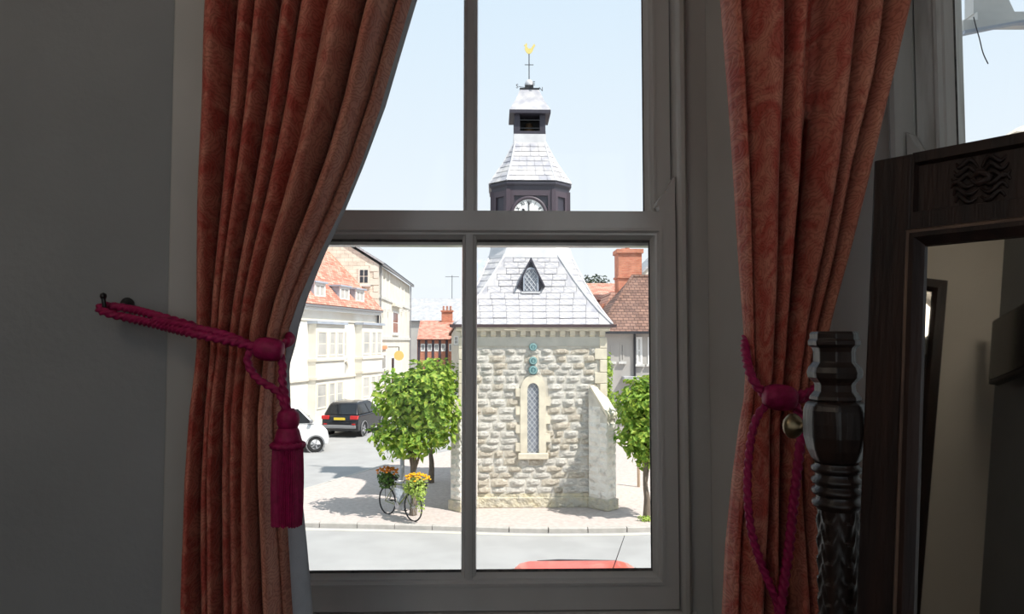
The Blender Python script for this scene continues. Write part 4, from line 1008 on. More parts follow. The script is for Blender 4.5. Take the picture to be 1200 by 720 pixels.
cock = [(-0.02, -0.02), (0.05, 0.0), (0.10, 0.06), (0.15, 0.19), (0.19, 0.24), (0.15, 0.30), (0.10, 0.22), (0.05, 0.15), (-0.02, 0.15), (-0.06, 0.20), (-0.055, 0.28), (-0.09, 0.32), (-0.11, 0.27), (-0.16, 0.25), (-0.12, 0.22), (-0.13, 0.12), (-0.09, 0.04)]
M().prism([(x, zv - 0.02 + z) for x, z in cock], -0.014, 0.014, 'y').build('cockerel', 'gold_leaf', va)
# ------------------------------------------------------------------ houses
class House:
    """local frame: x along the facade, y into the building, z up from the street; root Empty at the left foot of the facade"""
    def __init__(s, name, A, rz, label, cat='house'):
        s.e = empty(name, (A.x, A.y, G), rz); tag(s.e, label, cat)
        s.A = Vector((A.x, A.y, G)); s.u = Vector((math.cos(rz), math.sin(rz), 0)); s.n = Vector((-math.sin(rz), math.cos(rz), 0))
    def xz(s, px, py, y=0.0):             # pixel -> (x, z) on the plane at local depth y
        d = ray(px, py); o = s.A + s.n * y
        t = (o - EYE).dot(s.n) / d.dot(s.n); p = EYE + d * t - s.A
        return p.dot(s.u), p.z
    def rect(s, px0, px1, py0, py1, y=0.0):
        a = s.xz((px0 + px1) / 2, py0, y); b = s.xz((px0 + px1) / 2, py1, y)
        return s.xz(px0, (py0 + py1) / 2, y)[0], s.xz(px1, (py0 + py1) / 2, y)[0], b[1], a[1]
    def box(s, name, m, x0, x1, y0, y1, z0, z1, parent=None, bevel=0): return M().box(x0, x1, y0, y1, z0, z1).build(name, m, parent or s.e, bevel=bevel)
    def win(s, x0, x1, z0, z1, y=0.0, rows=2, cols=2, glass='window_dark', frame='joinery_white', fw=0.07, sill=True):
        w = M().ring((x0 + fw, x1 - fw, z0 + fw, z1 - fw), [(None, y + 0.03), (None, y - 0.03), (0, y - 0.03), (0, y + 0.03)], (x0, x1, z0, z1)).build('window', frame, s.e)
        iw = (x1 - x0 - 2 * fw); ih = (z1 - z0 - 2 * fw); bw = 0.025
        for r in range(rows):
            for c in range(cols):
                a = x0 + fw + iw * c / cols; b = x0 + fw + iw * (c + 1) / cols; p = z0 + fw + ih * r / rows; q = z0 + fw + ih * (r + 1) / rows
                M().box(a + bw, b - bw, y - 0.012, y - 0.004, p + bw, q - bw).build('pane', glass, w)
        M().box(x0 + fw, x1 - fw, y - 0.006, y + 0.02, z0 + fw, z1 - fw).build('glazing_bars', frame, w)
        if sill: M().box(x0 - 0.08, x1 + 0.08, y - 0.12, y, z0 - 0.10, z0).build('sill', 'stone_pale', w)
        return w
# --- white house on the left
B = GP(441, 487); hd = Vector((0.276, 1.0, 0)).normalized(); L1 = 13.0
A = B - hd * L1; rz1 = math.atan2(hd.y, hd.x)
wh = House('terraced_house', A, rz1, 'long white rendered house with red tiled roof and dormers, left of the road')
wh.e['category'] = 'house'
zc = wh.xz(440, 365.5)[1]
D1 = 7.4
wh.box('wall', 'render_white', 0, L1, 0, D1, 0, zc)
wh.box('cornice', 'joinery_white', -0.05, L1, -0.28, 0, zc - 0.22, zc)
wh.box('gutter', 'plastic_grey', -0.05, L1, -0.40, -0.26, zc - 0.06, zc + 0.05)
wh.box('frieze', 'render_cream', 0, L1, -0.06, 0, zc - 0.75, zc - 0.68)
pitch = 1.12
def slope(h, name, m, x0, x1, y0, z0, y1, z1, th=0.12):
    # sloping slab whose texture runs along the slope
    L = math.hypot(y1 - y0, z1 - z0); o = M().box(x0, x1, -th, 0, 0, L).build(name, m, h.e); o.location = (0, y0, z0)
    o.rotation_euler = (-math.atan2(y1 - y0, z1 - z0), 0, 0); return o
rz_top = zc + pitch * (D1 / 2 + 0.3)
slope(wh, 'front_roof', 'tile_red', -0.1, L1 - 0.02, -0.32, zc, D1 / 2, rz_top)
slope(wh, 'rear_roof', 'tile_red', -0.1, L1 - 0.02, D1 + 0.3, zc, D1 / 2, rz_top)
M().prism([(0, zc), (D1, zc), (D1 / 2, rz_top - 0.25)], 0, L1 - 0.1, 'x').build('gable', 'render_white', wh.e)
M().tube([(0, D1 / 2, rz_top + 0.02), (L1, D1 / 2, rz_top + 0.02)], 0.13, 8).build('ridge_tiles', 'tile_red', wh.e)
# dormers
def dormer(pf0, pf1, pt, pb):
    x0 = wh.xz(pf0, (pt + pb) / 2, 0.05)[0]; x1 = wh.xz(pf1, (pt + pb) / 2, 0.05)[0]
    zb_ = zc + 0.72; zt2 = wh.xz((pf0 + pf1) / 2, pt, 0.05)[1]
    xm, hw_ = (x0 + x1) / 2, max((x1 - x0) / 2, 0.55)
    d = empty('dormer', (xm, 0.05, 0), 0, wh.e)
    M().box(-hw_, hw_, 0, 2.6, zb_ - 0.35, zt2).build('dormer_cheeks', 'lead_blue', d)
    M().ring((-hw_ + 0.12, hw_ - 0.12, zb_ - 0.15, zt2 - 0.14), [(None, 0.02), (None, -0.06), (0, -0.06), (0, 0.02)], (-hw_, hw_, zb_ - 0.35, zt2)).build('dormer_frame', 'joinery_white', d)
    M().box(-hw_ + 0.12, hw_ - 0.12, -0.02, -0.004, zb_ - 0.15, zt2 - 0.14).build('dormer_pane', 'window_pale', d)
    M().box(-0.03, 0.03, -0.05, -0.02, zb_ - 0.15, zt2 - 0.14).build('dormer_bar', 'joinery_white', d)
    M().box(-hw_ - 0.12, hw_ + 0.12, -0.16, 2.9, zt2, zt2 + 0.09).build('dormer_roof', 'lead_blue', d)
for a in ((369, 379, 332, 356), (399, 407, 336.5, 359), (417.5, 424.5, 340, 361)): dormer(*a)
# two-storey shallow bays under lead hoods
def bay(p0, p1, upper, lower):
    x0 = wh.xz(p0, 400)[0]; x1 = wh.xz(p1, 400)[0]; pm = (p0 + p1) / 2
    zu1 = wh.xz(pm, upper[0], -0.4)[1]; zu0 = wh.xz(pm, upper[1], -0.4)[1]; zl1 = wh.xz(pm, lower[0], -0.4)[1]; zl0 = wh.xz(pm, lower[1], -0.4)[1]
    yb = -0.45
    wh.box('bay_wall', 'render_white', x0, x1, yb, 0, 0, zu1 + 0.35)
    wh.box('lead_hood', 'lead_blue', x0 - 0.12, x1 + 0.12, yb - 0.14, 0, zu1 + 0.35, zu1 + 0.48)
    wh.box('string_course', 'render_cream', x0 - 0.05, x1 + 0.05, yb - 0.08, 0, zu0 - 0.24, zu0 - 0.12)
    wh.box('string_course', 'render_cream', x0 - 0.05, x1 + 0.05, yb - 0.10, 0, zl1 + 0.18, zl1 + 0.32)
    W = x1 - x0
    for za, zb2 in ((zu0, zu1), (zl0, zl1)):
        for f0, f1, c in ((0.04, 0.36, 1), (0.44, 0.66, 1), (0.72, 0.95, 1)):
            wh.win(x0 + W * f0, x0 + W * f1, za, zb2, yb, 2, c, 'window_pale', 'render_cream', 0.08, False)
bay(361, 395, (388, 418), (449, 479)); bay(416, 440, (388, 416), (441, 466))
x0, x1, a, b = wh.rect(400, 406, 388, 419); wh.win(x0, x1, a, b, 0, 2, 1, 'window_pale', 'render_cream', 0.08)
x0, x1, a, b = wh.rect(399, 408, 425, 439); xm = (x0 + x1) / 2; zm = (a + b) / 2
nm = M().tube([(xm + 0.34 * math.cos(t), -0.02, zm + 0.42 * math.sin(t)) for t in [i * math.pi / 10 for i in range(20)]], 0.09, 8, closed=True).build('niche_rim', 'render_cream', wh.e)
M().lathe([(0.34, 0.0), (0.0005, -0.02)], 20, c=(xm, -0.01, zm), axis='y').build('niche', 'window_pale', wh.e)
x0, x1, a, b = wh.rect(398, 409, 448, 486); dr = wh.box('front_door', 'render_cream', x0, x1, -0.05, 0.0, 0, b)
wh.box('string_course', 'render_cream', 0, L1, -0.10, 0, wh.xz(440, 437)[1] - 0.08, wh.xz(440, 437)[1] + 0.06)
wh.box('plinth', 'stone_pale', 0, L1, -0.07, 0, 0, 0.5)
M().cyl((L1 - 0.12, -0.12, 0), (L1 - 0.12, -0.12, zc), 0.06, n=8).build('downpipe', 'pipe_black', wh.e)
struct(M().prism([(p.x, p.y) for p in (A, B, B + hd * 40, B + hd * 40 + Vector((2.4, 0, 0)), B + Vector((2.0, -0.4, 0)), A + Vector((2.0, -0.6, 0)))], G - 0.02, G + 0.07, 'z').build('far_pavement', 'pavement_pale'), 'pale pavement along the houses across the road', 'pavement')

# --- tall stone house beyond it
A2 = B + hd * 0.12; A2 = Vector((X(443.5, A2.y), A2.y, 0)); rz2 = R(90.4)
tl = House('town_house', A2, rz2, 'tall cream stone house with a gable, beyond the white house')
zE = tl.xz(448, 313)[1]; L2 = tl.xz(480, 360)[0]; D2 = 9.0
tl.box('wall', 'render_cream', 0, L2, 0, D2, 0, zE)
rid = zE + 0.62 * D2 / 2
g = M().prism([(0, zE - 3.6), (0, zE), (D2 / 2, rid), (D2, zE), (D2, zE - 3.6)], -0.10, 0.05, 'x').build('gable_wall', 'stone_wall', tl.e)
slope(tl, 'front_roof', 'slate_far', -0.25, L2 + 0.2, -0.3, zE, D2 / 2, rid + 0.2)
slope(tl, 'rear_roof', 'slate_far', -0.25, L2 + 0.2, D2 + 0.3, zE, D2 / 2, rid + 0.2)
tl.box('gutter', 'plastic_grey', -0.2, L2 + 0.2, -0.36, -0.24, zE - 0.08, zE + 0.02)
M().cyl((0.1, -0.10, 0), (0.1, -0.10, zE), 0.045, n=8).build('downpipe', 'plastic_grey', tl.e)
M().cyl((L2 - 0.1, -0.10, 0), (L2 - 0.1, -0.10, zE), 0.045, n=8).build('downpipe', 'plastic_grey', tl.e)
for i in range(9):                            # quoins up the corner of the gable
    w = 0.32 if i % 2 else 0.55
    M().box(-0.14, -0.09, 0.0, w, zE - 0.42 * (i + 1), zE - 0.42 * i - 0.04).build('quoin', 'render_cream', tl.e)
# gable window (in the gable plane: local y across)
def gwin(px0, px1, py0, py1):
    # gable plane x = -0.1 ; solve rays with it
    o = tl.A - tl.u * 0.10
    def yz(px, py):
        d = ray(px, py); t = (o - EYE).dot(tl.u) / d.dot(tl.u); p = EYE + d * t - tl.A; return p.dot(tl.n), p.z
    ya, zt3 = yz(px0, py0); yb_, zb3 = yz(px1, py1); y0_, y1_ = sorted((ya, yb_))
    w = empty('window', (-0.10, 0, 0), 0, tl.e)
    M().box(-0.03, 0.0, y0_ - 0.10, y1_ + 0.10, zb3 - 0.10, zt3 + 0.10).build('window_surround', 'render_cream', w)
    for r in range(2):
        for c in range(2):
            a = y0_ + (y1_ - y0_) * c / 2; b = y0_ + (y1_ - y0_) * (c + 1) / 2; p = zb3 + (zt3 - zb3) * r / 2; q = zb3 + (zt3 - zb3) * (r + 1) / 2
            M().box(-0.05, -0.03, a + 0.03, b - 0.03, p + 0.03, q - 0.03).build('pane', 'window_dark', w)
    M().box(-0.12, 0, y0_ - 0.16, y1_ + 0.16, zb3 - 0.22, zb3 - 0.10).build('sill', 'stone_pale', w)
gwin(421.5, 431.5, 316, 332)
x0, x1, a, b = tl.rect(460, 466.5, 365, 392); tl.win(x0, x1, a, b, 0, 2, 1, 'window_dark', 'joinery_white', 0.1)
tl.box('window_hood', 'render_cream', x0 - 0.5, x1 + 0.6, -0.25, 0, b + 0.30, b + 0.50)
tl.box('string_course', 'stone_pale', 0, L2, -0.08, 0, tl.xz(452, 351)[1] - 0.08, tl.xz(452, 351)[1] + 0.06)
tl.box('string_course', 'stone_pale', 0, L2, -0.10, 0, tl.xz(462, 397)[1] - 0.10, tl.xz(462, 397)[1] + 0.10)
for px in (447, 451, 455.5, 469, 473):
    xx = tl.xz(px, 340)[0]; tl.box('pilaster', 'render_white', xx - 0.18, xx + 0.18, -0.06, 0, tl.xz(452, 351)[1] + 0.1, zE - 0.2)
for px in (448, 454, 470, 475.5):
    xx = tl.xz(px, 375)[0]; tl.box('bracket', 'stone_pale', xx - 0.12, xx + 0.12, -0.22, 0, tl.xz(px, 366)[1], tl.xz(px, 363)[1])
x0, x1, a, b = tl.rect(446, 452, 415, 450); tl.win(x0, x1, a, b, 0, 2, 1, 'window_pale', 'joinery_white', 0.1)
x0, x1, a, b = tl.rect(458, 462, 418, 452); tl.win(x0, x1, a, b, 0, 2, 1, 'window_dark', 'joinery_white', 0.1)
x0, x1, a, b = tl.rect(444.5, 452, 405.5, 409.5); o = tl.box('shop_sign', 'sign_orange', x0, x1, -0.10, -0.01, a, b)
o = M().lathe([(0.0005, -0.04), (0.31, -0.04), (0.31, 0.04), (0.0005, 0.04)], 20, axis='y').build('hanging_sign', 'sign_yellow'); p = P(467.5, 417, 46.5)
o.location = p; tag(o, 'round yellow hanging sign on the tall cream house', 'sign')
M().cyl((0, 0, 0.3), (0, 0, 0.55), 0.03, n=6).build('hanger', 'pipe_black', o); M().cyl((0, 0, 0.55), (tl.A.x - p.x + 0.3, 0, 0.55), 0.03, n=6).build('bracket_arm', 'pipe_black', o)

# --- houses closing the street
s1 = House('slate_house', P(474, 400, 92), 0.0, 'distant grey house with a long slate roof closing the street')
w1 = s1.xz(560, 400)[0]; ze1 = s1.xz(510, 377)[1]; zr_ = s1.xz(510, 351, 4.0)[1]
s1.box('wall', 'render_grey', 0, w1, 0, 8, 0, ze1); slope(s1, 'front_roof', 'slate_far', 0, w1, -0.3, ze1, 4, zr_); slope(s1, 'rear_roof', 'slate_far', 0, w1, 8.3, ze1, 4, zr_)
M().prism([(0, ze1), (8, ze1), (4, zr_ - 0.2)], 0.05, w1 - 0.05, 'x').build('gable', 'render_grey', s1.e)
for px in (492, 507):
    x0, x1, a, b = s1.rect(px, px + 4, 386, 396); s1.win(x0, x1, a, b, 0, 1, 2, 'window_dark', 'joinery_white', 0.1, False)
M().cyl((w1 * 0.62, 4, zr_), (w1 * 0.62, 4, zr_ + 3.2), 0.04, n=5).build('aerial_mast', 'pipe_black', s1.e)
M().cyl((w1 * 0.62 - 0.9, 4, zr_ + 3.0), (w1 * 0.62 + 0.9, 4, zr_ + 3.0), 0.03, n=5).build('aerial_bar', 'pipe_black', s1.e)
s2 = House('brick_cottage', P(489, 400, 72), 0.0, 'distant cottage with red tiled roof and brick chimney at the street end')
w2 = s2.xz(545, 400)[0]; ze2 = s2.xz(510, 399)[1]; zr2 = s2.xz(520, 377, 2.8)[1]
s2.box('wall', 'brick_red', 0, w2, 0, 5.6, 0, ze2); slope(s2, 'front_roof', 'tile_red', 0.0, w2 + 0.1, -0.3, ze2, 2.8, zr2); slope(s2, 'rear_roof', 'tile_red', 0.0, w2 + 0.1, 5.9, ze2, 2.8, zr2)
M().prism([(0, ze2), (5.6, ze2), (2.8, zr2 - 0.2)], 0.02, w2, 'x').build('gable', 'brick_red', s2.e)
cx = s2.xz(524, 370, 2.8)[0]; zt2 = s2.xz(524, 364, 2.8)[1]
ch = s2.box('chimney', 'brick_red', cx - 0.55, cx + 0.55, 2.4, 3.2, zr2 - 0.8, zt2); s2.box('chimney_cap', 'brick_red', cx - 0.64, cx + 0.64, 2.3, 3.3, zt2 - 0.15, zt2, ch)
for k in range(3): M().cyl((cx - 0.36 + 0.36 * k, 2.8, zt2), (cx - 0.36 + 0.36 * k, 2.8, zt2 + 0.45), 0.12, 0.10, 8).build('chimney_pot', 'tile_red', ch)
for px in (493, 501, 509, 517, 526):
    x0, x1, a, b = s2.rect(px, px + 5, 403, 412); s2.win(x0, x1, a, b, 0, 1, 2, 'window_dark', 'joinery_white', 0.09, False)
for px in (491, 499.5, 507.5, 515.5, 523.5, 532):
    xx = s2.xz(px, 405)[0]; s2.box('timber_stud', 'timber_mauve', xx - 0.12, xx + 0.12, -0.04, 0, 0, ze2)
s3 = House('gabled_house', P(529, 400, 66), 0.0, 'small cream gable end beside the distant red cottage')
w3 = s3.xz(551, 400)[0]; ze3 = s3.xz(535, 392)[1]; zr3 = s3.xz(542, 372)[1]
s3.box('wall', 'render_cream', 0, w3, 0, 5, 0, ze3)
M().prism([(0, ze3), (w3, ze3), (w3 / 2, zr3)], 0, 5, 'y').build('gable', 'render_cream', s3.e)
for sg in (0, 1):
    a = (-0.25, ze3 - 0.15) if sg == 0 else (w3 + 0.25, ze3 - 0.15)
    M().prism([a, (w3 / 2, zr3), (w3 / 2, zr3 + 0.22), (a[0], a[1] + 0.22)], -0.3, 5.2, 'y').build('roof_slope', 'tile_red', s3.e)
x0, x1, a, b = s3.rect(532, 537, 394, 404); s3.win(x0, x1, a, b, 0, 2, 2, 'window_dark', 'joinery_white', 0.08)
s4 = House('far_slate_house', P(556, 400, 62), 0.0, 'dark slate roofed house just showing left of the clock tower')
s4.e.name = 'slate_house'
w4 = s4.xz(572, 400)[0] + 6; ze4 = s4.xz(565, 345)[1]; zr4 = s4.xz(565, 306, 3)[1]
s4.box('wall', 'render_grey', 0, w4, 0, 6, 0, ze4); slope(s4, 'front_roof', 'lead_blue', 0, w4, -0.2, ze4, 3, zr4); slope(s4, 'rear_roof', 'lead_blue', 0, w4, 6.2, ze4, 3, zr4)
M().prism([(0, ze4), (6, ze4), (3, zr4 - 0.2)], 0.02, w4 - 0.02, 'x').build('gable', 'render_grey', s4.e)

# --- right of the tower
h5 = House('tiled_cottage', P(706, 400, 33), 0.0, 'grey walled cottage with a steep mossy brown tiled roof, right of the tower')
w5 = 11.0; ze5 = h5.xz(735, 389)[1]; D5 = 6.4; zr5 = h5.xz(755, 324, D5 / 2)[1]
h5.box('wall', 'render_grey', 0, w5, 0, D5, 0, ze5)
hx = h5.xz(741, 324, D5 / 2)[0]
ea = [(-0.25, -0.3), (w5 + 0.3, -0.3), (w5 + 0.3, D5 + 0.3), (-0.25, D5 + 0.3)]
rv = [(x, y, ze5 - 0.05) for x, y in ea] + [(hx, D5 / 2, zr5), (w5 + 0.3, D5 / 2, zr5)]
M().add(rv, [(0, 1, 5, 4), (1, 2, 5), (2, 3, 4, 5), (3, 0, 4), (3, 2, 1, 0)]).build('hipped_roof', 'tile_brown', h5.e)
M().tube([rv[0], rv[4], rv[5]], 0.10, 6).build('ridge_tiles', 'tile_brown', h5.e)
h5.box('gutter', 'pipe_black', -0.3, w5 + 0.3, -0.42, -0.28, ze5 - 0.10, ze5 + 0.02)
M().cyl((h5.xz(743.5, 420)[0], -0.08, h5.xz(743, 446)[1]), (h5.xz(743.5, 420)[0], -0.08, ze5), 0.05, n=8).build('downpipe', 'pipe_black', h5.e)
for (a0, a1, b0, b1, c_, g_) in ((745.5, 752.5, 395, 427, 1, 'window_pale'), (759, 767, 395, 427, 1, 'window_pale'), (726.5, 731.5, 402, 424, 1, 'window_dark'), (715.5, 719.5, 405, 424, 1, 'window_dark'), (729, 741, 455, 490, 2, 'window_dark'), (770, 784, 450, 490, 2, 'window_dark')):
    x0, x1, a, b = h5.rect(a0, a1, b0, b1); h5.win(x0, x1, a, b, 0, 2, c_, g_, 'joinery_white' if g_ == 'window_pale' else 'render_grey', 0.08)
x0, x1, a, b = h5.rect(729, 760, 441, 445); h5.box('lean_to_roof', 'slate_far', x0, x1, -0.6, 0, a, b)
h6 = House('red_tiled_house', P(672, 400, 44), 0.0, 'house with orange tiled roof and a large red brick chimney')
w6 = h6.xz(724, 400)[0]; ze6 = h6.xz(700, 354)[1]; zr6 = h6.xz(700, 335.5, 3)[1]
h6.box('wall', 'brick_red', 0, w6 + 3, 0, 6, 0, ze6)
slope(h6, 'front_roof', 'tile_red', 0, w6 + 3, -0.2, ze6, 3, zr6); slope(h6, 'rear_roof', 'tile_red', 0, w6 + 3, 6.2, ze6, 3, zr6)
M().tube([(0, 3, zr6 + 0.05), (w6 + 3, 3, zr6 + 0.05)], 0.14, 8).build('ridge_tiles', 'tile_red', h6.e)
x0, x1, a, b = h6.rect(722.5, 749.5, 298, 345, -1.0)
ck_ = h6.box('chimney', 'brick_red', x0, x1, -1.7, -0.3, ze6 - 2.6, b)
h6.box('chimney_band', 'brick_red', x0 - 0.07, x1 + 0.07, -1.77, -0.23, h6.xz(735, 326, -1)[1] - 0.06, h6.xz(735, 326, -1)[1] + 0.06, ck_)
h6.box('chimney_cap', 'brick_red', x0 - 0.09, x1 + 0.09, -1.79, -0.21, b - 0.02, b + 0.22, ck_)
for fx, hh in ((0.30, 0.12), (0.48, 0.34)):
    M().cyl((x0 + (x1 - x0) * fx, -1.0, b + 0.22), (x0 + (x1 - x0) * fx, -1.0, b + 0.22 + hh), 0.15, 0.12, 10).build('chimney_pot', 'tile_red', ck_)
h7 = House('brick_lean_to', P(706, 400, 40), 0.0, 'small tiled brick gable between the tower roof and the mossy cottage')
w7 = h7.xz(729, 400)[0]; ze7 = h7.xz(718, 354)[1]
h7.box('wall', 'brick_red', 0, w7, 0, 3, 0, ze7 - 0.1)
M().prism([(-0.2, ze7 - 0.9), (w7 * 0.45, ze7 + 0.55), (w7 + 0.2, ze7 + 0.5), (w7 + 0.2, ze7 - 0.05), (w7 * 0.5, ze7 - 0.05), (0.0, ze7 - 1.1)], -0.2, 3, 'y').build('tiled_roof', 'tile_red', h7.e)
h8 = House('cream_house', P(750, 400, 58), 0.0, 'distant cream gable with a pale verge at the right edge of the main window')
w8 = 7.0; ze8 = h8.xz(752, 324)[1]; zr8 = ze8 + 3.4
h8.box('wall', 'render_cream', 0, w8, 0, 6, 0, ze8); M().prism([(0, ze8), (w8, ze8), (w8 / 2, zr8)], 0, 6, 'y').build('gable', 'render_cream', h8.e)
for sg in (0, 1):
    a = (-0.2, ze8 - 0.15) if sg == 0 else (w8 + 0.2, ze8 - 0.15)
    M().prism([a, (w8 / 2, zr8), (w8 / 2, zr8 + 0.25), (a[0], a[1] + 0.25)], -0.3, 6.2, 'y').build('roof_slope', 'slate_far', h8.e)

# --- neighbour's hood seen high in the second window
nb = empty('neighbour_house', (2.75, -1.2, G)); tag(nb, 'pale stone house next door, only its cornice slab shows in the right window', 'house')
M().box(0, 5.5, 0, 4.5, 0, 9.2).build('wall', 'stone_pale', nb)  # unseen wall carrying the cornice, shaped also to block sun from the second window
NY = 3.0                                     # plane of the cornice end
def npoly(name, m, pts, y0, y1):
    q = [P(px, py, NY) for px, py in pts]
    M().prism([(v.x - 2.75, v.z - G) for v in q], y0 + 1.2, y1 + 1.2, 'y').build(name, m, nb)
npoly('coping', 'stone_pale', [(1141, 16), (1190, 16), (1164, -40), (1141, -40)], NY, NY + 0.06)
npoly('cornice_block', 'stone_pale', [(1142, 29), (1330, 29), (1330, 16), (1142, 16)], NY - 0.02, NY + 0.05)
npoly('cornice_slab', 'stone_pale', [(1120, 42), (1192, 29.3), (1120, 29.3)], NY - 0.05, NY - 0.01)
npoly('soffit', 'lead_blue', [(1120, 46.5), (1180, 34), (1186, 33.5), (1330, 29.6), (1196, 28.9), (1120, 42.3)], NY - 0.06, NY - 0.03)
def nv(px, py, y): v = P(px, py, y); return (v.x - 2.75, v.y + 1.2, v.z - G)
M().tube(catmull([nv(1141, 20, NY - 0.06), nv(1144, 32, NY - 0.07), nv(1148, 46, NY - 0.075), nv(1152, 62, NY - 0.07), nv(1158, 75, NY - 0.07)], 6), 0.0024, 5).build('loose_cable', 'pipe_black', nb)
fc = P(1199, 152, 40)
f_ = empty('chimney_stack', (fc.x, fc.y, G)); tag(f_, 'distant stone chimney top showing above the dressing mirror', 'chimney')
M().box(-0.8, 2.2, -0.6, 0.6, 0, fc.z - G - 0.3).build('stack', 'stone_wall', f_)
M().loft([[(-0.85, -0.65, fc.z - G - 0.3), (2.25, -0.65, fc.z - G - 0.3), (2.25, 0.65, fc.z - G - 0.3), (-0.85, 0.65, fc.z - G - 0.3)], [(-0.1, -0.4, fc.z - G + 0.2), (1.5, -0.4, fc.z - G + 0.2), (1.5, 0.4, fc.z - G + 0.2), (-0.1, 0.4, fc.z - G + 0.2)]]).build('capping', 'stone_wall', f_)
# ------------------------------------------------------------------ trees
def leaves(name, m, parent, blobs, n, size, seed, inner=0.35):
    rnd = random.Random(seed); vs = []; fs = []
    tot = sum(b[3] * b[4] * b[5] for b in blobs)
    for (cx, cy, cz, rx, ry, rz) in blobs:
        k = int(n * rx * ry * rz / tot)
        for _ in range(k):
            while True:
                d = Vector((rnd.gauss(0, 1), rnd.gauss(0, 1), rnd.gauss(0, 1)))
                if d.length > 0.1: d.normalize(); break
            r = 1 - (1 - inner) * rnd.random() ** 1.6
            lump = 1 + 0.14 * math.sin(7 * d.x + 3 * d.z + seed) * math.cos(6 * d.y + 5 * d.z)
            c = Vector((cx + d.x * rx * r * lump, cy + d.y * ry * r * lump, cz + d.z * rz * r * lump))
            nn = (d + Vector((rnd.gauss(0, .6), rnd.gauss(0, .6), rnd.gauss(0.5, .5)))).normalized()
            t = nn.cross(Vector((rnd.gauss(0, 1), rnd.gauss(0, 1), rnd.gauss(0, 1)))).normalized(); b = nn.cross(t); s = size * rnd.uniform(0.6, 1.3)
            o = len(vs)
            vs += [tuple(c - t * s), tuple(c + b * s * 0.55 + nn * s * .18), tuple(c + t * s), tuple(c - b * s * 0.55 + nn * s * .18)]
            fs += [(o, o + 1, o + 2), (o, o + 2, o + 3)]
    mm = M(); mm.v = vs; mm.f = fs
    me = bpy.data.meshes.new(name); me.from_pydata(vs, [], fs); me.materials.append(MATS[m])
    o = bpy.data.objects.new(name, me); COL.objects.link(o); o.parent = parent; stuff(o); return o
def tree(base, zc, label, blobs, n, size, seed, name='street_tree', r=0.09, m='leaf_green', group='small trees by the clock tower'):
    t = empty(name, base); tag(t, label, 'tree', group)
    top = max(b[2] for b in blobs)
    M().tube(catmull([(0, 0, -0.02), (0.02, 0.0, zc * 0.4), (-0.02, 0.01, zc * 0.8), (0.0, 0.0, top * 0.85)], 6), lambda u: r * (1.15 - 0.75 * u), 10).build('trunk', 'bark', t, smooth='all')
    for i, b in enumerate(blobs[:5]):
        M().tube(catmull([(0, 0, zc * 0.75), (b[0] * 0.4, b[1] * 0.4, zc * 0.75 + (b[2] - zc * 0.75) * 0.55), (b[0], b[1], b[2])], 5), lambda u: r * 0.5 * (1 - 0.75 * u), 6).build('branch', 'bark', t, smooth='all')
    leaves('foliage', m, t, blobs, n, size, seed); return t
b1 = GP(484, 604, IS)
tree(b1, 1.35, 'leafy green tree behind the flower bicycle, left of the tower', [(0.10, 0.1, 2.75, 0.95, 0.95, 0.85), (0.45, 0, 3.35, 0.62, 0.7, 0.62), (-0.55, 0.1, 2.95, 0.55, 0.7, 0.65), (-0.15, 0, 1.95, 0.85, 0.9, 0.55), (0.65, 0.1, 2.35, 0.55, 0.7, 0.7), (-0.7, -0.1, 2.05, 0.45, 0.5, 0.38), (0.15, -0.1, 3.0, 0.8, 0.8, 0.75)], 3600, 0.105, 1)
b2 = GP(505, 566, IS)
tree(b2, 1.4, 'leafy green tree partly hidden behind the bicycle tree', [(0.1, 0, 2.6, 0.95, 0.9, 0.9), (0.3, 0, 3.3, 0.7, 0.7, 0.6), (-0.2, 0, 2.0, 0.7, 0.7, 0.5)], 1800, 0.09, 2)
b3 = GP(757.5, 608, IS)
tree(b3, 1.2, 'leafy green tree right of the tower, cut by the window frame', [(-0.12, 0.1, 2.75, 0.60, 0.8, 0.72), (0.25, 0, 3.1, 0.6, 0.6, 0.5), (-0.22, 0, 2.05, 0.52, 0.7, 0.52), (0.3, 0.0, 2.1, 0.7, 0.7, 0.7), (0.05, 0, 1.55, 0.42, 0.5, 0.36)], 2500, 0.10, 3, r=0.085)
b4 = GP(719, 560, IS)
tree(b4 + Vector((0, 2.0, 0)), 1.6, 'leafy bush tree showing in the gap right of the tower', [(0.0, 0, 3.3, 0.34, 0.5, 0.75), (0.05, 0, 2.3, 0.38, 0.5, 0.65)], 900, 0.09, 4, r=0.06)
dtb = P(699, 400, 72); dtb.z = G
tree(dtb, 6.5, 'dark distant tree above the orange tiled roof', [(-0.2, 0, 9.4, 1.9, 1.8, 1.7), (1.2, 0, 8.9, 1.3, 1.3, 1.2), (-1.2, 0, 8.6, 1.3, 1.3, 1.2), (0, 0, 7.0, 2.2, 2.0, 2.0)], 3200, 0.22, 5, r=0.3, m='leaf_dark', group='distant trees')
tft = empty('weed_tuft', GP(757, 611, IS)); tag(tft, 'small tuft of weeds at the foot of the right tree', 'plant'); leaves('weed_leaves', 'leaf_lime', tft, [(0, 0, 0.06, 0.22, 0.12, 0.07)], 90, 0.045, 9)

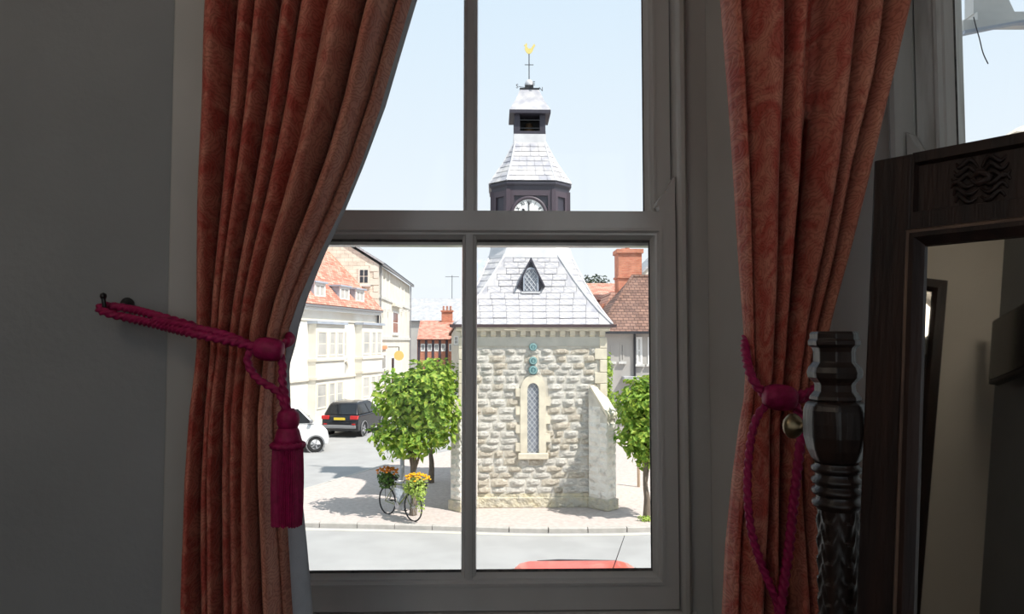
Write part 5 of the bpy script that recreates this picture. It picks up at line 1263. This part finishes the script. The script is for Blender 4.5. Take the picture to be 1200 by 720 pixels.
# ------------------------------------------------------------------ bicycle hung with flowers
wa = GP(452, 602, IS); wb = GP(486, 611.5, IS); bd = (wb - wa); blen = bd.length; brz = math.atan2(bd.y, bd.x)
WB = 1.06; mid = (wa + wb) / 2
bk = empty('bicycle', (mid.x, mid.y, IS), brz); tag(bk, 'olive green bicycle leaning by the tree, dressed with flower boxes', 'bicycle')
wr = 0.335
def bwheel(x):
    w = empty('wheel', (x, 0, wr), 0, bk)
    M().tube([(wr * math.cos(a), 0, wr * math.sin(a)) for a in [i * math.pi / 18 for i in range(36)]], 0.019, 7, closed=True).build('tyre', 'rubber', w, smooth='all')
    mm = M()
    for i in range(16):
        a = i * math.pi / 8; mm.cyl((0, 0.02 * (-1) ** i, 0), (wr * 0.96 * math.cos(a), 0, wr * 0.96 * math.sin(a)), 0.0028, n=4)
    stuff(mm.build('spokes', 'alloy', w)); M().lathe([(0.02, -0.04), (0.02, 0.04)], 10, axis='y').build('hub', 'alloy', w)
xa, xb = -WB / 2, WB / 2
bwheel(xa); bwheel(xb)
BB = (-0.06, 0, 0.29); ST = (-0.22, 0, 0.80); HT = (0.30, 0, 0.82); HB = (0.345, 0, 0.66); RA = (xa, 0, wr); FA = (xb, 0, wr)
mm = M()
fo = M().tube([BB, ST], 0.017, 8); fo.tube([ST, HT], 0.016, 8); fo.tube([HT, HB], 0.019, 8); fo.tube([HB, BB], 0.018, 8)
for s in (-1, 1):
    fo.tube([(BB[0], s * .03, BB[2]), (RA[0], s * .06, RA[2])], 0.010, 6); fo.tube([(ST[0], s * .02, ST[2] - .03), (RA[0], s * .06, RA[2])], 0.009, 6); fo.tube(catmull([(HB[0], s * .04, HB[2]), (HB[0] + .05, s * .055, 0.5), (FA[0], s * .055, FA[2])], 5), 0.011, 6)
fo.build('frame', 'bike_olive', bk, smooth=True)
M().tube([ST, (-0.245, 0, 0.92)], 0.012, 8).build('seat_post', 'alloy', bk)
M().loft([[(-0.38, -.09, .93), (-0.38, .09, .93), (-0.38, .09, .97), (-0.38, -.09, .97)], [(-0.22, -.06, .93), (-0.22, .06, .93), (-0.22, .06, .965), (-0.22, -.06, .965)], [(-0.10, -.018, .93), (-0.10, .018, .93), (-0.10, .018, .955), (-0.10, -.018, .955)]]).build('saddle', 'rubber', bk, bevel=0.012)
M().tube([HT, (0.285, 0, 0.93)], 0.013, 8).build('stem', 'alloy', bk)
M().tube(catmull([(0.16, -.29, .95), (0.24, -.25, .96), (0.285, -.08, .95), (0.285, .08, .95), (0.24, .25, .96), (0.16, .29, .95)], 5), 0.012, 8).build('handlebar', 'alloy', bk, smooth='all')
M().lathe([(0.085, -0.004), (0.085, 0.004)], 18, c=(BB[0], -0.05, BB[2]), axis='y').build('chainring', 'alloy', bk)
for s in (-1, 1):
    M().cyl((BB[0], s * .07, BB[2]), (BB[0] + s * .10, s * .08, BB[2] - s * .13), 0.009, n=6).build('crank', 'alloy', bk); M().box(BB[0] + s * .10 - .045, BB[0] + s * .10 + .045, *sorted((s * .08, s * .16)), BB[2] - s * .13 - .012, BB[2] - s * .13 + .012).build('pedal', 'rubber', bk)
M().prism([(-0.16, 0.72), (0.24, 0.72), (-0.02, 0.38)], -0.055, -0.045, 'y').build('notice_board', 'sign_white', bk)
for s, x in ((1, 0.66), (-1, -0.47)):
    M().box(x - 0.16, x + 0.16, -0.13, 0.13, 0.74, 0.76).build('carrier', 'iron_black', bk)
    for yy in (-0.12, 0.12): M().cyl((x, yy, 0.74), (xb if s > 0 else xa, yy * 0.5, wr), 0.006, n=5).build('carrier_stay', 'iron_black', bk)
bmw = Matrix.Translation(bk.location) @ Matrix.Rotation(brz, 4, 'Z')
def planter(x, label, flower, leafm, trailing, seed):
    c = bmw @ Vector((x, 0, 0.765)); e = empty('flower_box', c, brz); tag(e, label, 'flower box', 'flower boxes on the bicycle')
    M().loft([[(-.16, -.12, 0), (.16, -.12, 0), (.16, .12, 0), (-.16, .12, 0)], [(-.22, -.15, .18), (.22, -.15, .18), (.22, .15, .18), (-.22, .15, .18)]]).build('trough', 'iron_black', e)
    leaves('foliage', leafm, e, [(0, 0, .18, .32, .26, .15)] + ([(0.18, -.12, .02, .22, .16, .22), (0.26, -.1, -.28, .10, .10, .26), (-.1, -.16, .05, .22, .14, .16)] if trailing else [(0.05, -.1, .10, .28, .18, .20)]), 700 if trailing else 600, 0.04, seed)
    rnd = random.Random(seed); mm = M()
    for i in range(70):
        a = rnd.uniform(0, 6.28); r = math.sqrt(rnd.random()); cx, cy = 0.36 * r * math.cos(a), 0.27 * r * math.sin(a); cz = .30 + 0.10 * (1 - r * r) + rnd.uniform(-.03, .03); s = rnd.uniform(.028, .045)
        mm.add([(cx + s * math.cos(k * 1.047), cy + s * math.sin(k * 1.047), cz + (0.012 if k % 2 else 0)) for k in range(6)] + [(cx, cy, cz + 0.022), (cx, cy, cz - 0.02)], [(k, (k + 1) % 6, 6) for k in range(6)] + [((k + 1) % 6, k, 7) for k in range(6)])
    stuff(mm.build('blossoms', flower, e))
planter(0.70, 'flower box of yellow blooms with pale trailing leaves on the bicycle', 'petal_yellow', 'leaf_lime', True, 31)
planter(-0.50, 'flower box of orange blooms over dark leaves on the bicycle', 'petal_orange', 'leaf_box', False, 32)
pg = empty('street_post', GP(471, 590, IS)); tag(pg, 'grey metal post standing between the bicycle flower boxes', 'post')
M().lathe([(0.06, 0), (0.06, 1.2), (0.05, 1.24), (0.0005, 1.25)], 14).build('shaft', 'steel_post', pg, smooth=True); M().lathe([(0.085, 0), (0.085, 0.12), (0.06, 0.15)], 14).build('collar', 'steel_post', pg, smooth=True)
pg = empty('wooden_post', GP(748.5, 571, IS)); tag(pg, 'thin wooden post on the pavement right of the tower', 'post')
M().lathe([(0.045, 0), (0.045, 0.95), (0.03, 1.0), (0.0005, 1.01)], 12).build('shaft', 'wood_post', pg, smooth=True); M().lathe([(0.055, 0.80), (0.055, 0.88)], 12).build('band', 'plastic_grey', pg)

# ------------------------------------------------------------------ cars (local: x forward, y left, z up)
def car(name, loc, rz, label, prof, hw, gh, paint, wheels, wr, cat='car', tails=True, plate=True, trim=True):
    c = empty(name, loc, rz); tag(c, label, cat)
    body = M(); rings = []
    # body: side profile swept across with tumble-in at the flanks
    for y, k in ((-hw, 0.93), (-hw * 0.86, 1.0), (hw * 0.86, 1.0), (hw, 0.93)):
        xm = sum(p[0] for p in prof) / len(prof); rings.append([(xm + (x - xm) * (1 if k == 1 else 0.985), y, 0.45 + (z - 0.45) * k) for x, z in prof])
    body.loft(rings).build('body', paint, c, smooth=True, bevel=0.05, seg=3, angle=35)
    # greenhouse
    (xr0, xf0, xr1, xf1, zb, zt, w0, w1) = gh
    lo = [(xr0, -w0, zb), (xf0, -w0, zb), (xf0, w0, zb), (xr0, w0, zb)]; hi = [(xr1, -w1, zt), (xf1, -w1, zt), (xf1, w1, zt), (xr1, w1, zt)]
    xm = (xr1 + xf1) / 2
    cr1 = [(xm + (x - xm) * 0.86, y * 0.90, zt + 0.04) for x, y, z in hi]; cr2 = [(xm + (x - xm) * 0.45, y * 0.62, zt + 0.08) for x, y, z in hi]
    M().loft([lo, hi, cr1, cr2]).build('cabin', paint, c, smooth=True, bevel=0.05, seg=3, angle=50)
    def pane(nm, a, b, d, e, splits=1):
        a, b, d, e = map(Vector, (a, b, d, e)); n = (b - a).cross(e - a).normalized()
        for i in range(splits):
            u0, u1 = (i + 0.05) / splits, (i + 0.95) / splits
            q = [a.lerp(b, u0).lerp(e.lerp(d, u0), 0.06), a.lerp(b, u1).lerp(e.lerp(d, u1), 0.06), a.lerp(b, u1).lerp(e.lerp(d, u1), 0.86), a.lerp(b, u0).lerp(e.lerp(d, u0), 0.86)]
            M().add([v + n * 0.012 for v in q] + [v - n * 0.01 for v in q], [(0, 1, 2, 3), (4, 7, 6, 5), (0, 4, 5, 1), (1, 5, 6, 2), (2, 6, 7, 3), (3, 7, 4, 0)]).build(nm, 'car_glass', c)
    pane('rear_window', lo[3], lo[0], hi[0], hi[3]); pane('windscreen', lo[1], lo[2], hi[2], hi[1])
    pane('side_window', lo[0], lo[1], hi[1], hi[0], 2); pane('side_window', lo[2], lo[3], hi[3], hi[2], 2)
    for x in wheels:
        for s in (-1, 1):
            w = empty('wheel', (x, s * (hw - 0.10), wr), 0, c)
            M().lathe([(wr * 0.60, -0.11), (wr * 0.94, -0.11), (wr, -0.07), (wr, 0.07), (wr * 0.94, 0.11), (wr * 0.60, 0.11)], 26, axis='y', cap=False).build('tyre', 'rubber', w, smooth=True)
            M().lathe([(0.0005, s * 0.05), (wr * 0.55, s * 0.05), (wr * 0.58, s * 0.10), (wr * 0.64, s * 0.112), (wr * 0.64, s * 0.09)], 26, axis='y', cap=False).build('rim', 'plastic_grey', w, smooth=True)
            for k in range(5):
                a = k * 2 * math.pi / 5; M().cyl((0.04 * math.cos(a), s * 0.10, 0.04 * math.sin(a)), (wr * 0.56 * math.cos(a), s * 0.10, wr * 0.56 * math.sin(a)), 0.03, n=5).build('spoke', 'alloy', w)
            M().lathe([(wr * 1.04, s * 0.112 - 0.04), (wr * 1.13, s * 0.112 - 0.04), (wr * 1.13, s * 0.112 + 0.005), (wr * 1.04, s * 0.112 + 0.005), (wr * 1.04, s * 0.112 - 0.04)], 26, axis='y', cap=False).build('arch_trim', 'plastic_grey' if trim else paint, w)
    for s in (-1, 1):
        M().loft([[(xf0 - 0.25, s * (w0 + 0.02), zb + 0.05), (xf0 - 0.10, s * (w0 + 0.02), zb + 0.05), (xf0 - 0.10, s * (w0 + 0.02), zb + 0.18), (xf0 - 0.25, s * (w0 + 0.02), zb + 0.18)], [(xf0 - 0.25, s * (w0 + 0.2), zb + 0.07), (xf0 - 0.12, s * (w0 + 0.2), zb + 0.07), (xf0 - 0.14, s * (w0 + 0.2), zb + 0.17), (xf0 - 0.25, s * (w0 + 0.2), zb + 0.17)]]).build('door_mirror', 'plastic_grey', c, bevel=0.02)
    return c
# black SUV, seen from behind
sv = [(-2.05, 0.38), (-2.10, 0.62), (-2.06, 0.95), (-1.98, 1.06), (0.9, 1.06), (1.75, 0.96), (2.02, 0.80), (2.10, 0.55), (2.05, 0.28), (-1.95, 0.28)]
pos = GP(398, 513.5); hdv = Vector((0.20, 1.0, 0)).normalized(); crz = math.atan2(hdv.y, hdv.x)
suv = car('suv', pos + hdv * 2.05, crz, 'black sport utility vehicle parked by the white house, seen from behind', sv, 0.89, (-1.98, 0.95, -1.62, 0.15, 1.05, 1.56, 0.84, 0.66), 'car_black', (-1.28, 1.30), 0.345)
for s in (-1, 1):
    M().box(-2.12, -1.92, *sorted((s * 0.52, s * 0.885)), 0.86, 1.03).build('tail_light', 'tail_red', suv, bevel=0.02)
    M().tube([(-1.45, s * 0.62, 1.60), (-1.3, s * 0.63, 1.64), (0.0, s * 0.63, 1.64), (0.15, s * 0.62, 1.60)], 0.018, 6).build('roof_rail', 'alloy', suv)
M().box(-2.125, -2.08, -0.27, 0.27, 0.83, 0.94).build('number_plate', 'plate_yellow', suv)
M().box(-2.13, -2.0, -0.80, 0.80, 0.44, 0.60).build('bumper_skid', 'plastic_grey', suv, bevel=0.03)
M().box(-2.13, -2.05, -0.78, -0.62, 0.62, 0.67).build('reflector', 'tail_red', suv); M().box(-2.13, -2.05, 0.62, 0.78, 0.62, 0.67).build('reflector', 'tail_red', suv)
# white van at the left edge
vp = GP(362, 530); vd = Vector((0.90, 0.30, 0)).normalized()
vv = [(-2.5, 0.40), (-2.55, 1.0), (-2.5, 1.15), (1.1, 1.15), (1.72, 1.04), (1.93, 0.86), (2.0, 0.55), (1.96, 0.30), (-2.45, 0.30)]
van = car('van', vp - vd * 1.45 + Vector((0, 0.75, 0)), math.atan2(vd.y, vd.x), 'white van beside the left curtain, only its nose showing', vv, 0.92, (-2.5, 1.45, -2.42, 0.75, 1.14, 1.85, 0.88, 0.76), 'car_white', (-1.6, 1.45), 0.33, cat='van')
# red car below the window
rp = P(690, 655, 10.2)
rv_ = [(-1.85, 0.35), (-1.92, 0.7), (-1.85, 0.92), (0.8, 0.92), (1.65, 0.80), (1.95, 0.62), (1.98, 0.35), (1.9, 0.24), (-1.8, 0.24)]
roof_h = rp.z - G
red = car('hatchback', (rp.x - 0.42, 9.6, G), R(180), 'red hatchback parked below the window, only its roof showing', rv_, 0.85, (-1.72, 1.05, -0.95, 0.55, 0.90, roof_h - 0.055, 0.80, 0.62), 'car_red', (-1.2, 1.25), 0.31, trim=False)
for s in (-1, 1):
    M().box(-1.93, -1.75, *sorted((s * 0.55, s * 0.83)), 0.68, 0.9).build('tail_light', 'tail_red', red, bevel=0.02); M().box(1.78, 1.95, *sorted((s * 0.5, s * 0.8)), 0.58, 0.72).build('headlight', 'alloy', red, bevel=0.03)
    M().tube([(-0.80, s * 0.57, roof_h - 0.03), (0.0, s * 0.57, roof_h - 0.01), (0.3, s * 0.57, roof_h - 0.025)], 0.014, 6).build('roof_gutter', 'pipe_black', red)
a0 = P(719, 665, 9.75); a1 = P(732, 628, 9.75)
rel = lambda v: Vector((-(v.x - red.location.x), -(v.y - red.location.y), v.z - G))
M().cyl(rel(a0 - (a1 - a0) * 0.12), rel(a1), 0.007, 0.004, 6).build('aerial', 'pipe_black', red)
framed_mirror(0.05, 0.65, 0.35, 2.53)
television(-2.22, 1.93, 2.28, 0.75)
# unseen globe lamp added on the ceiling to brighten the room
lp = empty('fill_lamp', (-1.3, -0.15, CEIL)); tag(lp, 'unseen white glass globe lamp added to brighten the room', 'lamp')
M().lathe([(0.0005, 0), (0.06, 0), (0.055, -0.02), (0.015, -0.03), (0.0005, -0.03)], 20).build('ceiling_rose', 'brass_old', lp, smooth=True)
M().cyl((0, 0, -0.03), (0, 0, -0.11), 0.008).build('rod', 'brass_old', lp)
M().lathe([(0.0005, -0.41), (0.07, -0.395), (0.13, -0.34), (0.15, -0.26), (0.13, -0.18), (0.07, -0.12), (0.0005, -0.105)], 24).build('fill_lamp_shade', 'fill_lamp_glass', lp, smooth='all')
